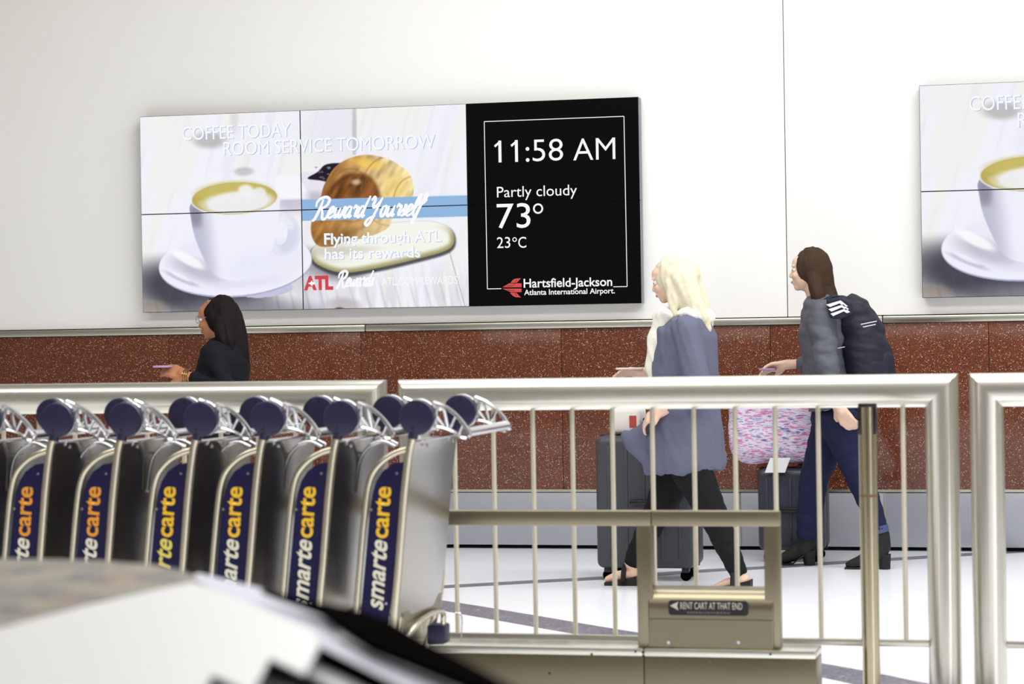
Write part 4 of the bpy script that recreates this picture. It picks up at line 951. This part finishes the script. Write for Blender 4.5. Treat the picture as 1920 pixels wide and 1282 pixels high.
# ---- woman in black on the left
YL = depthY(410, 12.7); L = lambda x, y, d=0: onY(x, y, YL)+Vector((0, d, 0)); Le = lambda x, y, d=0: onY(x, y, YL+d)
t = thing('person', (L(415, 800).x, YL, 0), 'dark-haired woman in black with gold bracelets walking left behind the carts', 'person')
J = dict(head=L(405, 596), tilt=.22, neck1=L(412, 615), neck0=L(420, 645), chest=L(418, 700), waist=L(416, 760), hip=L(418, 812),
         armL=[L(420, 662, -.15), Le(424, 724, -.19), Le(352, 705, -.19)], armR=[L(416, 662, .15), Le(420, 735, .18), Le(370, 760, .15)],
         legL=[L(425, 830, -.085), L(450, 940, -.08), L(480, 1045, -.07)], legR=[L(412, 830, .085), L(385, 940, .08), L(368, 1050, .08)])
bm, P = body_bm(t, J, .96)
hand(bm, J['armL'][-1], Le(314, 692, -.19)-J['armL'][-1], Vector((-.1, -.75, .5)), .45, -1)
hand(bm, J['armR'][-1], Le(345, 770, .15)-J['armR'][-1], Vector((0, .6, .6)), .5, 1)
limb(bm, [L(480, 1045, -.07), L(484, 1058, -.07), L(450, 1066, -.07)], [.034, .034, .02]); limb(bm, [L(368, 1050, .08), L(372, 1060, .08), L(336, 1066, .08)], [.034, .034, .02])
bd_ = remesh('body', bm, .0068, SKINM, t, 1); face_parts(P, bd_, .96)
bm = bmesh.new()
tube(bm, [L(424, 630), L(424, 645), L(422, 668), L(416, 705), L(414, 755), L(418, 800), L(418, 830)], [.055, .09, .125, .138, .128, .135, .135], 28, True, [1.2, 1.5, 1.5, 1.35, 1.3, 1.35, 1.35])
limb(bm, [L(420, 662, -.15), Le(424, 724, -.19), Le(366, 710, -.19)], [.070, .056, .036]); limb(bm, [L(416, 662, .15), Le(420, 735, .18), Le(378, 757, .155)], [.070, .054, .038])
remesh('black_top', bm, .0105, BTOP, t, 2, folds(10, 8, 14, .008, 3))
bm = bmesh.new(); limb(bm, J['legL'], [.10, .068, .045]); limb(bm, J['legR'], [.10, .068, .045]); sphere(bm, J['hip']-Z*.03, (.125, .155, .12)); remesh('trousers', bm, .0105, BPANT, t, 2)
bm = bmesh.new(); sphere(bm, L(415, 590), (.100, .088, .104), 0); limb(bm, [L(425, 595), L(436, 630), L(446, 668), L(452, 700)], [.082, .075, .062, .025]); limb(bm, [L(420, 600, -.06), L(434, 640, -.08), L(444, 690, -.08)], [.042, .05, .02]); limb(bm, [L(420, 600, .06), L(432, 640, .08)], [.042, .045])
remesh('hair', bm, .0095, BLKH, t, 2, folds(40, 40, 9, .010, 10))
bm = bmesh.new()
for y in (-.034, .034):
    c = P(-.094, y, .012); tube(bm, [c+Vector((.004*math.cos(a)*0, .024*math.cos(a), .018*math.sin(a))) for a in [2*math.pi*i/16 for i in range(17)]], .0016, 6, False)
for y in (-1, 1): tube(bm, [P(-.092, y*.058, .014), P(-.03, y*.073, .012), P(.012, y*.077, .008)], .0016, 6)
frombm('glasses', bm, mat('glasses_frame', (150, 160, 190), .3, .6), t)
for i in range(3):
    c = J['armL'][-1]*(1-.05*i)+J['armL'][1]*(.05*i)+(J['armL'][-1]-J['armL'][1]).normalized()*.02; ax = (J['armL'][1]-J['armL'][-1]).normalized(); u_ = ax.cross(Z).normalized(); v_ = ax.cross(u_)
    bm = bmesh.new(); tube(bm, [c+u_*.033*math.cos(a)+v_*.033*math.sin(a) for a in [2*math.pi*k/20 for k in range(21)]], .0028, 6, False); frombm('bracelet', bm, GOLD, t)
for a_ in ((484, -.07), (372, .08)):
    p = L(a_[0], 1066, a_[1]); bm = bmesh.new(); tube(bm, [Vector((p.x+.03, p.y, .03)), Vector((p.x-.05, p.y, .032)), Vector((p.x-.15, p.y, .022)), Vector((p.x-.18, p.y, .015))], [.034, .04, .028, .012], 14, True, [1, 1, 1.5, 1.4]); frombm('shoe', bm, LEAT, t)
pq = Le(303, 687, -.20); tp = thing('phone', pq, 'lilac phone held out by the woman in black at the left', 'phone'); bm = bmesh.new(); box(bm, pq.x-.035, pq.x+.05, pq.y-.035, pq.y+.035, pq.z-.005, pq.z+.005, .003); frombm('phone_body', bm, mat('lilac_case', (180, 150, 190), .3), tp)

for o in bpy.data.objects:
    if '_local' in o: del o['_local']
